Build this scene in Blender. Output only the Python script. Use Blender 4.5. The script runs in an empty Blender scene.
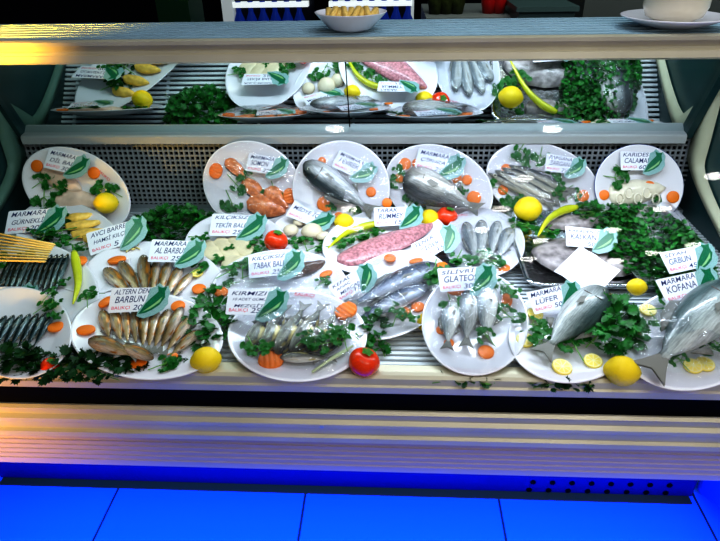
import bpy, bmesh, math, random
from mathutils import Vector, Matrix, noise
random.seed(7)
S = bpy.context.scene; COL = S.collection
PI = math.pi
# ------------------------------------------------------------------ camera
F = 600.0; H = 1.55; PITCH = math.radians(30.3)
xa = Vector((11900, -110, -600)).normalized()           # world x seen in camera axes (right, up, forward)
up = Vector((0, math.cos(PITCH), -math.sin(PITCH)))
up = (up - xa * up.dot(xa)).normalized()
ya = Vector((xa.y*up.z-xa.z*up.y, xa.z*up.x-xa.x*up.z, xa.x*up.y-xa.y*up.x))
if ya.z < 0: ya = -ya
CR = Vector((xa.x, ya.x, up.x)); CU = Vector((xa.y, ya.y, up.y)); CF = Vector((xa.z, ya.z, up.z))
CAM = Vector((0, 0, H))
cd = bpy.data.cameras.new('camera'); cam = bpy.data.objects.new('camera', cd); COL.objects.link(cam)
cd.sensor_fit = 'HORIZONTAL'; cd.sensor_width = 36; cd.lens = F/720*36; cd.clip_start = .02
cam.matrix_world = Matrix(((CR.x, CU.x, -CF.x, 0), (CR.y, CU.y, -CF.y, 0), (CR.z, CU.z, -CF.z, H), (0, 0, 0, 1)))
S.camera = cam

def ray(px, py):
    return (CR*(px-360) + CU*(270.5-py) + CF*F).normalized()
def hitp(px, py, P, N):
    d = ray(px, py); return CAM + d * ((P-CAM).dot(N)/d.dot(N))
def hit_z(px, py, z): return hitp(px, py, Vector((0, 0, z)), Vector((0, 0, 1)))
def hit_y(px, py, y): return hitp(px, py, Vector((0, y, 0)), Vector((0, 1, 0)))
def scale_at(P): return F/((P-CAM).dot(CF))            # pixels per metre

# ------------------------------------------------------------------ materials
MATS = {}
def nodes(m):
    m.use_nodes = True; return m.node_tree, m.node_tree.nodes, m.node_tree.links
def mat(name, col, rough=.5, metal=0, var=0, vs=20, bump=0, bs=60, emit=None, es=0, spec=.5, trans=0, sss=0, coat=0):
    if name in MATS: return MATS[name]
    m = bpy.data.materials.new(name); t, n, l = nodes(m); b = n['Principled BSDF']
    c = (*col, 1)
    b.inputs['Base Color'].default_value = c; b.inputs['Roughness'].default_value = rough
    b.inputs['Metallic'].default_value = metal; b.inputs['Specular IOR Level'].default_value = spec
    b.inputs['Coat Weight'].default_value = coat; b.inputs['Coat Roughness'].default_value = .12
    if sss: b.inputs['Subsurface Weight'].default_value = sss; b.inputs['Subsurface Scale'].default_value = .01
    if emit: b.inputs['Emission Color'].default_value = (*emit, 1); b.inputs['Emission Strength'].default_value = es
    if var or bump:
        tc = n.new('ShaderNodeTexCoord')
    if var:
        nz = n.new('ShaderNodeTexNoise'); nz.inputs['Scale'].default_value = vs; nz.inputs['Detail'].default_value = 4
        l.new(tc.outputs['Object'], nz.inputs['Vector'])
        r = n.new('ShaderNodeValToRGB'); r.color_ramp.elements[0].position = .3; r.color_ramp.elements[1].position = .7
        r.color_ramp.elements[0].color = (*[max(0, x*(1-var)) for x in col], 1)
        r.color_ramp.elements[1].color = (*[min(1, x*(1+var)) for x in col], 1)
        l.new(nz.outputs['Fac'], r.inputs[0]); l.new(r.outputs[0], b.inputs['Base Color'])
    if bump:
        nb = n.new('ShaderNodeTexNoise'); nb.inputs['Scale'].default_value = bs; nb.inputs['Detail'].default_value = 3
        l.new(tc.outputs['Object'], nb.inputs['Vector'])
        bp = n.new('ShaderNodeBump'); bp.inputs['Strength'].default_value = bump; bp.inputs['Distance'].default_value = .004
        l.new(nb.outputs['Fac'], bp.inputs['Height']); l.new(bp.outputs[0], b.inputs['Normal'])
    MATS[name] = m; return m
def fishmat(name, belly, mid, back, spots=None, rough=.22, metal=.25):
    m = bpy.data.materials.new(name); t, n, l = nodes(m); b = n['Principled BSDF']
    tc = n.new('ShaderNodeTexCoord'); sp = n.new('ShaderNodeSeparateXYZ'); l.new(tc.outputs['Generated'], sp.inputs[0])
    nz = n.new('ShaderNodeTexNoise'); nz.inputs['Scale'].default_value = 7; nz.inputs['Detail'].default_value = 5
    l.new(tc.outputs['Generated'], nz.inputs['Vector'])
    ma = n.new('ShaderNodeMath'); ma.operation = 'MULTIPLY_ADD'; l.new(nz.outputs['Fac'], ma.inputs[0]); ma.inputs[1].default_value = .22
    l.new(sp.outputs[1], ma.inputs[2])
    r = n.new('ShaderNodeValToRGB'); e = r.color_ramp.elements
    e[0].position = .34; e[0].color = (*belly, 1); e[1].position = .78; e[1].color = (*back, 1)
    k = e.new(.55); k.color = (*mid, 1)
    l.new(ma.outputs[0], r.inputs[0]); src = r.outputs[0]
    if spots:
        n2 = n.new('ShaderNodeTexNoise'); n2.inputs['Scale'].default_value = 3.2; l.new(tc.outputs['Generated'], n2.inputs['Vector'])
        r2 = n.new('ShaderNodeValToRGB'); r2.color_ramp.elements[0].position = .5; r2.color_ramp.elements[1].position = .62
        l.new(n2.outputs['Fac'], r2.inputs[0])
        mx = n.new('ShaderNodeMix'); mx.data_type = 'RGBA'; l.new(r2.outputs[0], mx.inputs[0]); l.new(src, mx.inputs[6]); mx.inputs[7].default_value = (*spots, 1)
        src = mx.outputs[2]
    mpg = n.new('ShaderNodeMapping'); mpg.inputs['Scale'].default_value = (2.5, 16, 4); l.new(tc.outputs['Generated'], mpg.inputs[0])
    n3 = n.new('ShaderNodeTexNoise'); n3.inputs['Scale'].default_value = 2.2; n3.inputs['Detail'].default_value = 6; n3.inputs['Roughness'].default_value = .7; l.new(mpg.outputs[0], n3.inputs['Vector'])
    r3 = n.new('ShaderNodeMapRange'); l.new(n3.outputs['Fac'], r3.inputs[0]); r3.inputs[1].default_value = .35; r3.inputs[2].default_value = .65; r3.inputs[3].default_value = .62; r3.inputs[4].default_value = 1.22
    v3 = n.new('ShaderNodeVectorMath'); v3.operation = 'SCALE'; l.new(src, v3.inputs[0]); l.new(r3.outputs[0], v3.inputs['Scale']); src = v3.outputs[0]
    hd = n.new('ShaderNodeMapRange'); l.new(sp.outputs[0], hd.inputs[0]); hd.inputs[1].default_value = .02; hd.inputs[2].default_value = .24; hd.inputs[3].default_value = .35; hd.inputs[4].default_value = 1
    oi = n.new('ShaderNodeObjectInfo'); rv = n.new('ShaderNodeMapRange'); l.new(oi.outputs['Random'], rv.inputs[0]); rv.inputs[3].default_value = .65; rv.inputs[4].default_value = 1.25
    m1 = n.new('ShaderNodeMath'); m1.operation = 'MULTIPLY'; l.new(hd.outputs[0], m1.inputs[0]); l.new(rv.outputs[0], m1.inputs[1])
    vm = n.new('ShaderNodeVectorMath'); vm.operation = 'SCALE'; l.new(src, vm.inputs[0]); l.new(m1.outputs[0], vm.inputs['Scale']); src = vm.outputs[0]
    l.new(src, b.inputs['Base Color']); b.inputs['Roughness'].default_value = rough; b.inputs['Metallic'].default_value = metal
    b.inputs['Coat Weight'].default_value = .5; b.inputs['Coat Roughness'].default_value = .1
    vo = n.new('ShaderNodeTexVoronoi'); vo.inputs['Scale'].default_value = 45; l.new(tc.outputs['Generated'], vo.inputs['Vector'])
    bp = n.new('ShaderNodeBump'); bp.inputs['Strength'].default_value = .25; bp.inputs['Distance'].default_value = .002
    l.new(vo.outputs['Distance'], bp.inputs['Height']); l.new(bp.outputs[0], b.inputs['Normal'])
    return m
def clearmat(name, fac, rough, bump=0, bs=30, tint=(1, 1, 1), haze=0):
    m = bpy.data.materials.new(name); t, n, l = nodes(m); n.remove(n['Principled BSDF']); out = n['Material Output']
    tr = n.new('ShaderNodeBsdfTransparent'); tr.inputs[0].default_value = (*tint, 1)
    gl = n.new('ShaderNodeBsdfGlossy'); gl.inputs['Roughness'].default_value = rough
    lw = n.new('ShaderNodeLayerWeight'); lw.inputs[0].default_value = .25
    ma = n.new('ShaderNodeMath'); ma.operation = 'MULTIPLY_ADD'; ma.inputs[1].default_value = .5; ma.inputs[2].default_value = fac
    l.new(lw.outputs['Fresnel'], ma.inputs[0])
    mx = n.new('ShaderNodeMixShader'); l.new(ma.outputs[0], mx.inputs[0]); l.new(tr.outputs[0], mx.inputs[1]); l.new(gl.outputs[0], mx.inputs[2])
    fin = mx.outputs[0]
    if haze:
        df = n.new('ShaderNodeBsdfDiffuse'); df.inputs[0].default_value = (.9, .93, 1, 1)
        m2 = n.new('ShaderNodeMixShader'); m2.inputs[0].default_value = haze; l.new(fin, m2.inputs[1]); l.new(df.outputs[0], m2.inputs[2]); fin = m2.outputs[0]
    l.new(fin, out.inputs[0])
    if bump:
        tc = n.new('ShaderNodeTexCoord'); nb = n.new('ShaderNodeTexNoise'); nb.inputs['Scale'].default_value = bs; nb.inputs['Detail'].default_value = 2
        nb.inputs['Distortion'].default_value = 1.5
        l.new(tc.outputs['Object'], nb.inputs['Vector'])
        bp = n.new('ShaderNodeBump'); bp.inputs['Strength'].default_value = bump; bp.inputs['Distance'].default_value = .01
        l.new(nb.outputs['Fac'], bp.inputs['Height']); l.new(bp.outputs[0], gl.inputs['Normal']); l.new(bp.outputs[0], lw.inputs['Normal'])
    return m

ALU = mat('brushed_cream_aluminium', (.62, .58, .44), .38, .35, .08, 6)
ALUT = mat('brushed_grey_aluminium', (.34, .48, .56), .35, .1, .1, 5)
STEEL = mat('steel', (.5, .55, .58), .35, .6)
SHELFM = mat('shelf_metal', (.52, .55, .56), .4, .3)
BLACK = mat('matt_black', (.004, .004, .005), .7, spec=.1)
LAV = mat('lavender_plastic', (.42, .36, .42), .45)
BLUEP = mat('blue_base_panel', (.004, .008, .16), .5)
TEAL = mat('teal_liner', (.02, .06, .065), .35, 0, .25, 3)
CREAM = mat('cream_liner', (.45, .46, .34), .5, 0, .1, 8)
GRID = mat('grille_paint', (.34, .37, .40), .45, .2)
SLAT = mat('deck_slat_white', (.72, .78, .82), .35, .1)
DECKD = mat('deck_dark', (.03, .035, .04), .6)
WHITE = mat('porcelain', (.80, .80, .86), .18, coat=.5)
CREAMP = mat('cream_porcelain', (.72, .68, .55), .2, coat=.4)
BLUERIM = mat('blue_glaze', (.10, .14, .36), .2)
ORANGE = mat('carrot', (.90, .22, .02), .35, 0, .15, 60, .2, 120)
LEMON = mat('lemon_peel', (.88, .66, .02), .35, 0, .08, 30, .25, 160)
LEMONF = mat('lemon_flesh', (.90, .75, .15), .3)
TOMATO = mat('tomato_skin', (.80, .06, .012), .15, 0, .12, 15, coat=.5)
CALYX = mat('calyx_green', (.06, .22, .03), .5)
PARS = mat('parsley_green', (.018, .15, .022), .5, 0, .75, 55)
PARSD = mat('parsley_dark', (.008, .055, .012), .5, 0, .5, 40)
STEM = mat('parsley_stem', (.14, .36, .07), .5)
PEPPER = mat('pepper_yellowgreen', (.55, .60, .03), .22, 0, .2, 20, coat=.5)
CARD = mat('tag_card', (.78, .80, .88), .4)
SPLASH = mat('tag_splash', (.26, .44, .44), .35, 0, .25, 60)
TFISH = mat('tag_green', (.01, .15, .07), .3, 0, .5, 70)
INK = mat('ink_navy', (.01, .02, .12), .5)
RED = mat('print_red', (.70, .02, .10), .5)
SALMON = mat('salmon_flesh', (.85, .24, .08), .25, 0, .45, 90, .2, 90, coat=.5)
SKIN = mat('dark_skin', (.05, .06, .07), .25)
PALE = mat('pale_fillet', (.72, .56, .46), .3, 0, .16, 40, .2, 80, coat=.3)
BEIGE = mat('beige_fillet', (.70, .62, .42), .35, 0, .14, 40, .2, 80)
PINK = mat('pink_fillet', (.55, .25, .28), .28, 0, .5, 130, .3, 120, coat=.4)
GOLD = mat('golden_strip', (.80, .52, .12), .3, 0, .3, 50, .3, 90)
SQUID = mat('squid_cream', (.78, .74, .60), .28, 0, .1, 50, coat=.5)
MUSH = mat('mushroom_cream', (.74, .66, .50), .5, 0, .1, 50)
TURBOT = mat('turbot_skin', (.34, .30, .30), .35, 0, .5, 45, .6, 90, coat=.3)
PAPER = mat('white_paper', (.86, .88, .95), .5)
FOIL = mat('foil', (.75, .77, .80), .18, 1, 0, 1, .8, 40)
BAMBOO = mat('bamboo', (.92, .66, .22), .45)
EYEW = mat('eye_white', (.7, .7, .6), .1); EYE = mat('eye_black', (.005, .005, .005), .05)
ONION = mat('spring_onion', (.62, .74, .45), .35)
FM = {
 'mullet': fishmat('mullet_skin', (.72, .62, .52), (.46, .33, .16), (.12, .09, .04), (.50, .20, .03)),
 'mackerel': fishmat('mackerel_skin', (.60, .60, .54), (.26, .27, .22), (.03, .04, .05), (.42, .36, .14)),
 'bass': fishmat('bass_skin', (.72, .74, .76), (.42, .46, .48), (.05, .07, .08)),
 'bream': fishmat('bream_skin', (.66, .64, .60), (.36, .37, .36), (.10, .11, .12)),
 'anchovy': fishmat('anchovy_skin', (.14, .20, .22), (.02, .045, .05), (.004, .01, .014), metal=.4),
 'silver': fishmat('silver_skin', (.86, .88, .86), (.68, .70, .68), (.26, .30, .32)),
 'gar': fishmat('gar_skin', (.62, .60, .50), (.42, .42, .36), (.02, .03, .04), rough=.4, metal=0),
 'blue': fishmat('bluefish_skin', (.74, .78, .78), (.48, .54, .53), (.09, .14, .14), rough=.36, metal=.1),
 'bonito': fishmat('bonito_skin', (.62, .68, .80), (.22, .27, .38), (.03, .05, .09)),
}
GLASS = clearmat('counter_glass', .0, .01, tint=(.95, .985, .98))
FILM = clearmat('cling_film', .05, .10, .8, 26, (.97, .98, 1), .022)
m = bpy.data.materials.new('mirror_silver'); t, n, l = nodes(m); b = n['Principled BSDF']
b.inputs['Base Color'].default_value = (.80, .88, .88, 1); b.inputs['Metallic'].default_value = 1; b.inputs['Roughness'].default_value = .02; MIRROR = m

# ------------------------------------------------------------------ mesh helpers
def tag(o, label=None, cat=None, group=None, kind=None):
    if label: o['label'] = label
    if cat: o['category'] = cat
    if group: o['group'] = group
    if kind: o['kind'] = kind
    return o
def mesh_from(bm, name, mats, smooth=True):
    me = bpy.data.meshes.new(name); bmesh.ops.recalc_face_normals(bm, faces=bm.faces) if smooth != 'keep' else None
    bm.to_mesh(me); bm.free()
    for x in (mats if isinstance(mats, (list, tuple)) else [mats]): me.materials.append(x)
    if smooth:
        for p in me.polygons: p.use_smooth = True
    return me
def link(name, data, parent=None):
    o = bpy.data.objects.new(name, data); COL.objects.link(o)
    if parent: o.parent = parent
    return o
def obj(name, bm, mats, parent=None, smooth=False):
    return link(name, mesh_from(bm, name, mats, smooth), parent)
def box(bm, x0, x1, y0, y1, z0, z1, mi=0):
    v = [bm.verts.new((x, y, z)) for x in (x0, x1) for y in (y0, y1) for z in (z0, z1)]
    for f in ((0, 1, 3, 2), (4, 6, 7, 5), (0, 4, 5, 1), (2, 3, 7, 6), (0, 2, 6, 4), (1, 5, 7, 3)):
        bm.faces.new([v[i] for i in f]).material_index = mi
def prism_x(bm, pts, x0, x1, mi=0):
    a = [bm.verts.new((x0, y, z)) for y, z in pts]; b = [bm.verts.new((x1, y, z)) for y, z in pts]; k = len(pts)
    for i in range(k): bm.faces.new((a[i], a[(i+1) % k], b[(i+1) % k], b[i])).material_index = mi
    bm.faces.new(a).material_index = mi; bm.faces.new(b[::-1]).material_index = mi
def lathe(bm, prof, sx=1, sy=1, n=48, mi=0, cap0=True, cap1=False, wob=0):
    rings = []
    for r, z in prof:
        rings.append([bm.verts.new((r*sx*math.cos(2*PI*i/n), r*sy*math.sin(2*PI*i/n), z)) for i in range(n)])
    for j in range(len(rings)-1):
        for i in range(n):
            bm.faces.new((rings[j][i], rings[j][(i+1) % n], rings[j+1][(i+1) % n], rings[j+1][i])).material_index = mi
    if cap0: bm.faces.new(rings[0]).material_index = mi
    if cap1: bm.faces.new(rings[-1]).material_index = mi
def tube(bm, pts, rad, n=8, mi=0, flat=1):
    pts = [Vector(p) for p in pts]; rings = []
    for i, p in enumerate(pts):
        d = (pts[min(i+1, len(pts)-1)]-pts[max(i-1, 0)]).normalized()
        a = d.orthogonal().normalized() if abs(d.z) > .95 else d.cross(Vector((0, 0, 1))).normalized(); c = a.cross(d)
        r = rad[i] if isinstance(rad, (list, tuple)) else rad
        rings.append([bm.verts.new(p + a*(r*math.cos(2*PI*k/n)) + c*(r*flat*math.sin(2*PI*k/n))) for k in range(n)])
    for j in range(len(rings)-1):
        for k in range(n): bm.faces.new((rings[j][k], rings[j][(k+1) % n], rings[j+1][(k+1) % n], rings[j+1][k])).material_index = mi
    bm.faces.new(rings[0]).material_index = mi; bm.faces.new(rings[-1]).material_index = mi

# ------------------------------------------------------------------ frames that things lie on
class Frame:
    def __init__(s, P, tilt=0, a=9, b=9, ang=0, roll=0):
        s.P = Vector(P); s.tilt = tilt; s.a = a; s.b = b; s.ang = ang
        s.N = Vector((0, -math.sin(tilt), math.cos(tilt))); s.V = Vector((0, math.cos(tilt), math.sin(tilt))); s.U = Vector((1, 0, 0))
    def height(s, Q):
        d = Q - s.P; u, v = d.dot(s.U), d.dot(s.V); c, k = math.cos(s.ang), math.sin(s.ang)
        r = math.hypot((u*c+v*k)/s.a, (-u*k+v*c)/s.b)
        return 0 if r < .62 else min(1, (r-.62)/.38)*.014
    def at(s, px, py, h=0):
        o = .005 + h
        if s.a > 5: o = h
        Q = hitp(px, py, s.P + s.N*o, s.N)
        if s.a < 5:
            e = s.height(Q); Q = hitp(px, py, s.P + s.N*(o+e), s.N)
        return Q
DZ = .80
DECK = Frame((0, 0, DZ), 0)
def fit(cx, cy, w, h, rot, tilt, lift=0):
    t = math.radians(tilt); fr = Frame((0, 0, 0), t); zc = .85; rr = math.radians(rot); C = None
    for it in range(12):
        P = hit_z(cx, cy, zc); uv = []
        for i in range(48):
            q = 2*PI*i/48; ex, ey = w/2*math.cos(q), h/2*math.sin(q)
            x = cx + ex*math.cos(rr) - ey*math.sin(rr); y = cy - (ex*math.sin(rr) + ey*math.cos(rr))
            d = hitp(x, y, P, fr.N) - P; uv.append((d.dot(fr.U), d.dot(fr.V)))
        mu = sum(u for u, v in uv)/48; mv = sum(v for u, v in uv)/48
        cuu = sum((u-mu)**2 for u, v in uv)/48; cvv = sum((v-mv)**2 for u, v in uv)/48; cuv = sum((u-mu)*(v-mv) for u, v in uv)/48
        ang = .5*math.atan2(2*cuv, cuu-cvv); tr = (cuu+cvv)/2; dd = math.hypot((cuu-cvv)/2, cuv)
        a = math.sqrt(2*(tr+dd)); b = math.sqrt(2*max(tr-dd, 1e-6))
        C = P + fr.U*mu + fr.V*mv
        ext = math.hypot(a*math.sin(ang), b*math.cos(ang))          # half extent along V
        base = C - fr.N*.019
        low = base.z - ext*.85*math.sin(t)
        zc += (DZ + .002 + lift) - low
    return Frame(base, t, a, b, ang)
def mtx(P, X, N, flip=1):
    X = (X - N*X.dot(N)).normalized(); Y = N.cross(X)*flip
    return Matrix(((X.x, Y.x, N.x, P.x), (X.y, Y.y, N.y, P.y), (X.z, Y.z, N.z, P.z), (0, 0, 0, 1)))

# ------------------------------------------------------------------ text
TXT = {}
def text_mesh(body, mt, shear=.0):
    key = (body, mt.name, shear)
    if key in TXT: return TXT[key]
    c = bpy.data.curves.new('writing', 'FONT'); c.body = body; c.size = 1; c.shear = shear; c.align_x = 'LEFT'; c.align_y = 'BOTTOM'; c.extrude = .0; c.offset = .006
    o = bpy.data.objects.new('tmp', c); COL.objects.link(o)
    bpy.context.view_layer.update()
    me = bpy.data.meshes.new_from_object(o.evaluated_get(bpy.context.evaluated_depsgraph_get()))
    me.name = 'writing'; COL.objects.unlink(o); bpy.data.objects.remove(o)
    me.materials.clear(); me.materials.append(mt)
    xs = [v.co.x for v in me.vertices]; ys = [v.co.y for v in me.vertices]
    x0, x1, y0, y1 = min(xs), max(xs), min(ys), max(ys)
    for v in me.vertices: v.co.x = (v.co.x-x0)/(x1-x0); v.co.y = (v.co.y-y0)/(y1-y0)
    TXT[key] = me; return me
def put_text(parent, body, mt, x, y, w, h, z=.012, shear=.25, name='handwriting'):
    o = link(name, text_mesh(body, mt, shear), parent); o.location = (x, y, z); o.scale = (w, h, 1); return o

# ------------------------------------------------------------------ display counter
cnt = link('display_counter', None); tag(cnt, 'long refrigerated fish display counter with sloping glass front and cream metal trim', 'display counter')
XL = hit_y(35, 139, 1.64).x - .03; XR = hit_y(672, 139, 1.64).x + .03
WL, WR = XL-.6, XR+.6
# top ledge and front beam
bm = bmesh.new(); prism_x(bm, [(1.235, 1.33), (1.235, 1.35), (1.50, 1.35), (1.50, 1.33)], WL, WR)
for k in range(7): box(bm, WL, WR, 1.262+.034*k, 1.267+.034*k, 1.35, 1.3525)
obj('top_ledge', bm, ALUT, cnt)
bm = bmesh.new(); prism_x(bm, [(1.232, 1.354), (1.222, 1.352), (1.222, 1.345), (1.232, 1.343), (1.232, 1.334), (1.228, 1.331), (1.228, 1.326), (1.222, 1.326), (1.218, 1.314), (1.222, 1.310), (1.30, 1.310), (1.30, 1.329), (1.24, 1.329), (1.24, 1.354)], WL, WR)
obj('front_beam', bm, ALU, cnt)
# mirror
MY, MZ, LEAN = 1.648, 1.038, math.radians(26)
mdir = Vector((0, -math.sin(LEAN), math.cos(LEAN))); mn = Vector((0, -math.cos(LEAN), -math.sin(LEAN)))
xm = hit_y(350, 128, MY).x
def slab(bm, x0, x1, A, d, L, n, th):
    v = []
    for x in (x0, x1):
        for (s, q) in ((0, 0), (L, 0), (L, -th), (0, -th)):
            P = Vector((x, A[0], A[1])) + d*s + n*q; v.append(bm.verts.new(P))
    for f in ((0, 1, 2, 3), (7, 6, 5, 4), (0, 4, 5, 1), (1, 5, 6, 2), (2, 6, 7, 3), (3, 7, 4, 0)): bm.faces.new([v[i] for i in f])
for x0, x1 in ((XL, xm-.0015), (xm+.0015, XR)):
    bm = bmesh.new(); slab(bm, x0, x1, (MY, MZ), mdir, .31, mn, .005); obj('mirror_panel', bm, MIRROR, cnt)
for x0, x1 in ((XL-.02, XL), (XR, XR+.02)):
    bm = bmesh.new(); slab(bm, x0, x1, (MY+.0, MZ-.01), mdir, .32, mn, .03)
    for v in bm.verts: v.co += -mn*(-.014)
    obj('mirror_side_bracket', bm, TEAL, cnt)
bm = bmesh.new(); prism_x(bm, [(1.622, 1.012), (1.622, 1.032), (1.627, 1.036), (1.64, 1.038), (1.66, 1.04), (1.70, 1.04), (1.70, 1.010), (1.625, 1.010)], XL, XR)
obj('mirror_ledge', bm, SHELFM, cnt)
# rear grille
bm = bmesh.new(); GY = 1.655
k = 0
x = XL-.05
while x < XR+.04:
    box(bm, x, x+.0048, GY, GY+.006, DZ-.01, 1.01); x += .0152
z = DZ
while z < 1.01:
    box(bm, XL-.05, XR+.045, GY+.001, GY+.007, z, z+.0048); z += .0148
obj('rear_grille', bm, GRID, cnt)
bm = bmesh.new(); box(bm, XL-.05, XR+.045, GY+.03, GY+.04, DZ-.05, 1.30); obj('rear_panel', bm, BLACK, cnt)
bm = bmesh.new(); box(bm, XL-.05, XR+.045, GY-.03, GY, DZ-.01, DZ+.012); obj('rear_channel', bm, STEEL, cnt)
# deck
bm = bmesh.new(); y = .905
while y < 1.63:
    box(bm, XL-.1, XR+.1, y, y+.0085, DZ-.008, DZ); y += .0165
x = XL
while x < XR:
    box(bm, x, x+.008, .9, 1.63, DZ-.014, DZ-.006); x += .31
obj('deck_slats', bm, SLAT, cnt)
bm = bmesh.new(); box(bm, XL-.1, XR+.1, .88, 1.68, DZ-.06, DZ-.05); obj('deck_pan', bm, DECKD, cnt)
# sides
for s, X in ((-1, XL-.035), (1, XR+.045)):
    bm = bmesh.new(); x0, x1 = (X-.02, X) if s < 0 else (X, X+.02)
    prism_x(bm, [(.86, .55), (.86, .83), (1.225, 1.305), (1.70, 1.305), (1.70, .55)], x0, x1); obj('side_panel', bm, TEAL, cnt)
    # curved cream liner strip that sweeps from the back wall down to the deck front
    bm = bmesh.new(); pts = []
    for i in range(15):
        q = i/14
        pts.append((1.61-.46*max(0, (q-.25)/.75)**1.5, 1.03-.23*q))
    w = .068; xi = X - s*.004; xo = X
    A = []
    for (yy, zz) in [(1.60, 1.30), (1.615, 1.15)] + pts:
        A.append([bm.verts.new((xi - s*.0, yy-w/2, zz)), bm.verts.new((xi-s*.018, yy-w/2+.004, zz)), bm.verts.new((xi-s*.018, yy+w/2, zz)), bm.verts.new((xi, yy+w/2, zz))])
    for i in range(len(A)-1):
        for kk in range(3): bm.faces.new((A[i][kk], A[i][kk+1], A[i+1][kk+1], A[i+1][kk]))
    obj('corner_trim', bm, CREAM if s > 0 else mat('trim_left_dimmed', (.10, .19, .16), .45), cnt, True)  # left strip: same trim, dim left end put into a darker colour
# front rail, black gap, bumper, underside, base
bm = bmesh.new(); prism_x(bm, [(.905, .800), (.905, .812), (.875, .812), (.868, .808), (.866, .795), (.862, .792), (.862, .778), (.868, .772), (.905, .772)], WL, WR)
obj('front_rail', bm, ALU, cnt)
bm = bmesh.new(); box(bm, WL, WR, .872, .93, .70, .772); obj('gap_filler', bm, BLACK, cnt)  # solid black box filling the gap between rail and bumper
bm = bmesh.new(); prism_x(bm, [(.93, .725), (.868, .727), (.862, .722), (.866, .716), (.866, .704), (.858, .698), (.858, .690), (.862, .685), (.862, .668), (.856, .664), (.856, .652), (.866, .646), (.93, .646)], WL, WR)
obj('bumper_upper', bm, ALU, cnt)
pr = [(.93, .646), (.866, .646)]; zz = .646
for k in range(5):
    pr += [(.866, zz-.0125), (.863, zz-.0135), (.863, zz-.0150), (.866, zz-.016)]; zz -= .0135
pr += [(.866, .560), (.875, .557), (.93, .557)]
bm = bmesh.new(); prism_x(bm, pr, WL, WR); obj('bumper_lower', bm, LAV, cnt)
BY = 1.29
bm = bmesh.new(); prism_x(bm, [(.88, .557), (BY+.05, .34), (BY+.05, .70), (.88, .70)], WL, WR); obj('lower_body', bm, BLUEP, cnt)
bx0 = hit_y(4, 484, BY).x; bx1 = hit_y(690, 500, BY).x
bm = bmesh.new(); box(bm, bx0, bx1, BY, BY+.03, .004, .40)
base = obj('base_panel', bm, BLUEP, cnt)
for r in range(2):
    for k in range(8):
        px = 533 + k*19.5 - r*4; py = 482 + r*7.5 + (k*.45)
        P = hit_y(px, py, BY); bm = bmesh.new()
        bmesh.ops.create_cone(bm, cap_ends=True, segments=16, radius1=.0085, radius2=.0085, depth=.004)
        v = obj('vent_hole', bm, BLACK, base); v.rotation_euler = (PI/2, 0, 0); v.location = (P.x, BY-.0005, P.z)
bm = bmesh.new(); box(bm, bx0+.01, bx1-.01, BY-.028, BY-.001, .0, .006); obj('shadow_strip', bm, mat('shadow_strip_brown', (.12, .07, .02), .6), cnt)  # thin brown strip painted in for the shadow gap under the base panel
bm = bmesh.new(); prism_x(bm, [(BY-.30, .20), (BY, .02), (BY+.02, .02), (BY+.02, .3), (BY-.30, .3)], bx1+.02, bx1+.6); obj('base_end_wing', bm, mat('blue_wing', (.02, .12, .6), .4), cnt)
# glass
gd = Vector((0, 1.24-.885, 1.303-.812)); gl = gd.length; gd.normalize(); gn = Vector((0, -gd.z, gd.y))
for x0, x1 in ((WL, xm-.001), (xm+.001, WR)):
    bm = bmesh.new(); v = [bm.verts.new(Vector((x, .885, .812)) + gd*s) for x, s in ((x0, 0), (x1, 0), (x1, gl), (x0, gl))]; bm.faces.new(v)
    obj('front_glass', bm, GLASS, cnt)
# small screw in the bumper
P = hit_y(322, 426, .86); bm = bmesh.new(); bmesh.ops.create_cone(bm, cap_ends=True, segments=12, radius1=.005, radius2=.004, depth=.006)
v = obj('screw', bm, STEEL, cnt); v.rotation_euler = (PI/2, 0, 0); v.location = P

# ------------------------------------------------------------------ floor and back room
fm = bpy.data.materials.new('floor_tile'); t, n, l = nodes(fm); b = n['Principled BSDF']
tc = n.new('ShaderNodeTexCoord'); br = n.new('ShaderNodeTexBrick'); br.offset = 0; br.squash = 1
br.inputs['Color1'].default_value = (.05, .24, .85, 1); br.inputs['Color2'].default_value = (.045, .22, .80, 1); br.inputs['Mortar'].default_value = (.05, .05, .06, 1)  # pale tile; the blue under-counter glow is put into these colours
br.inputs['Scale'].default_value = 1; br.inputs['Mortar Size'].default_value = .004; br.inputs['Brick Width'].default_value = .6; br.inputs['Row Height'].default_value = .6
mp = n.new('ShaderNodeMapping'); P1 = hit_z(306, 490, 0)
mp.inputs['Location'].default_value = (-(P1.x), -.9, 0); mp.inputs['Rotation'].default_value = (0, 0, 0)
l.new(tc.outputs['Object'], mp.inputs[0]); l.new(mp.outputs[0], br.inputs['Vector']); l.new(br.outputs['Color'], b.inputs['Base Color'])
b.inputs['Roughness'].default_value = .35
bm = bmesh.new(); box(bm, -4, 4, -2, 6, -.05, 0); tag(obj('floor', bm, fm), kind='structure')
bm = bmesh.new(); box(bm, -4, 4, 4.5, 4.6, 0, 3); tag(obj('wall_back', bm, mat('dark_wall', (.006, .006, .008), .8)), kind='structure')
# green pillar behind
def slab_px(name, x0, x1, yb, yt, Y, m, label, cat, dy=.08, group=None):
    a = hit_y(x0, yb, Y); c = hit_y(x1, yt, Y); bm = bmesh.new(); box(bm, a.x, c.x, Y, Y+dy, a.z, c.z)
    o = obj(name, bm, m); tag(o, label, cat, group); return o
a = hit_y(160, 30, 2.6); c = hit_y(192, 30, 2.6)
bm = bmesh.new(); box(bm, a.x, c.x, 2.6, 2.8, 0, 2.6); pil = obj('green_pillar', bm, mat('pillar_green', (.012, .05, .018), .6)); tag(pil, kind='structure'); pil.name = 'trim_1'
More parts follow.
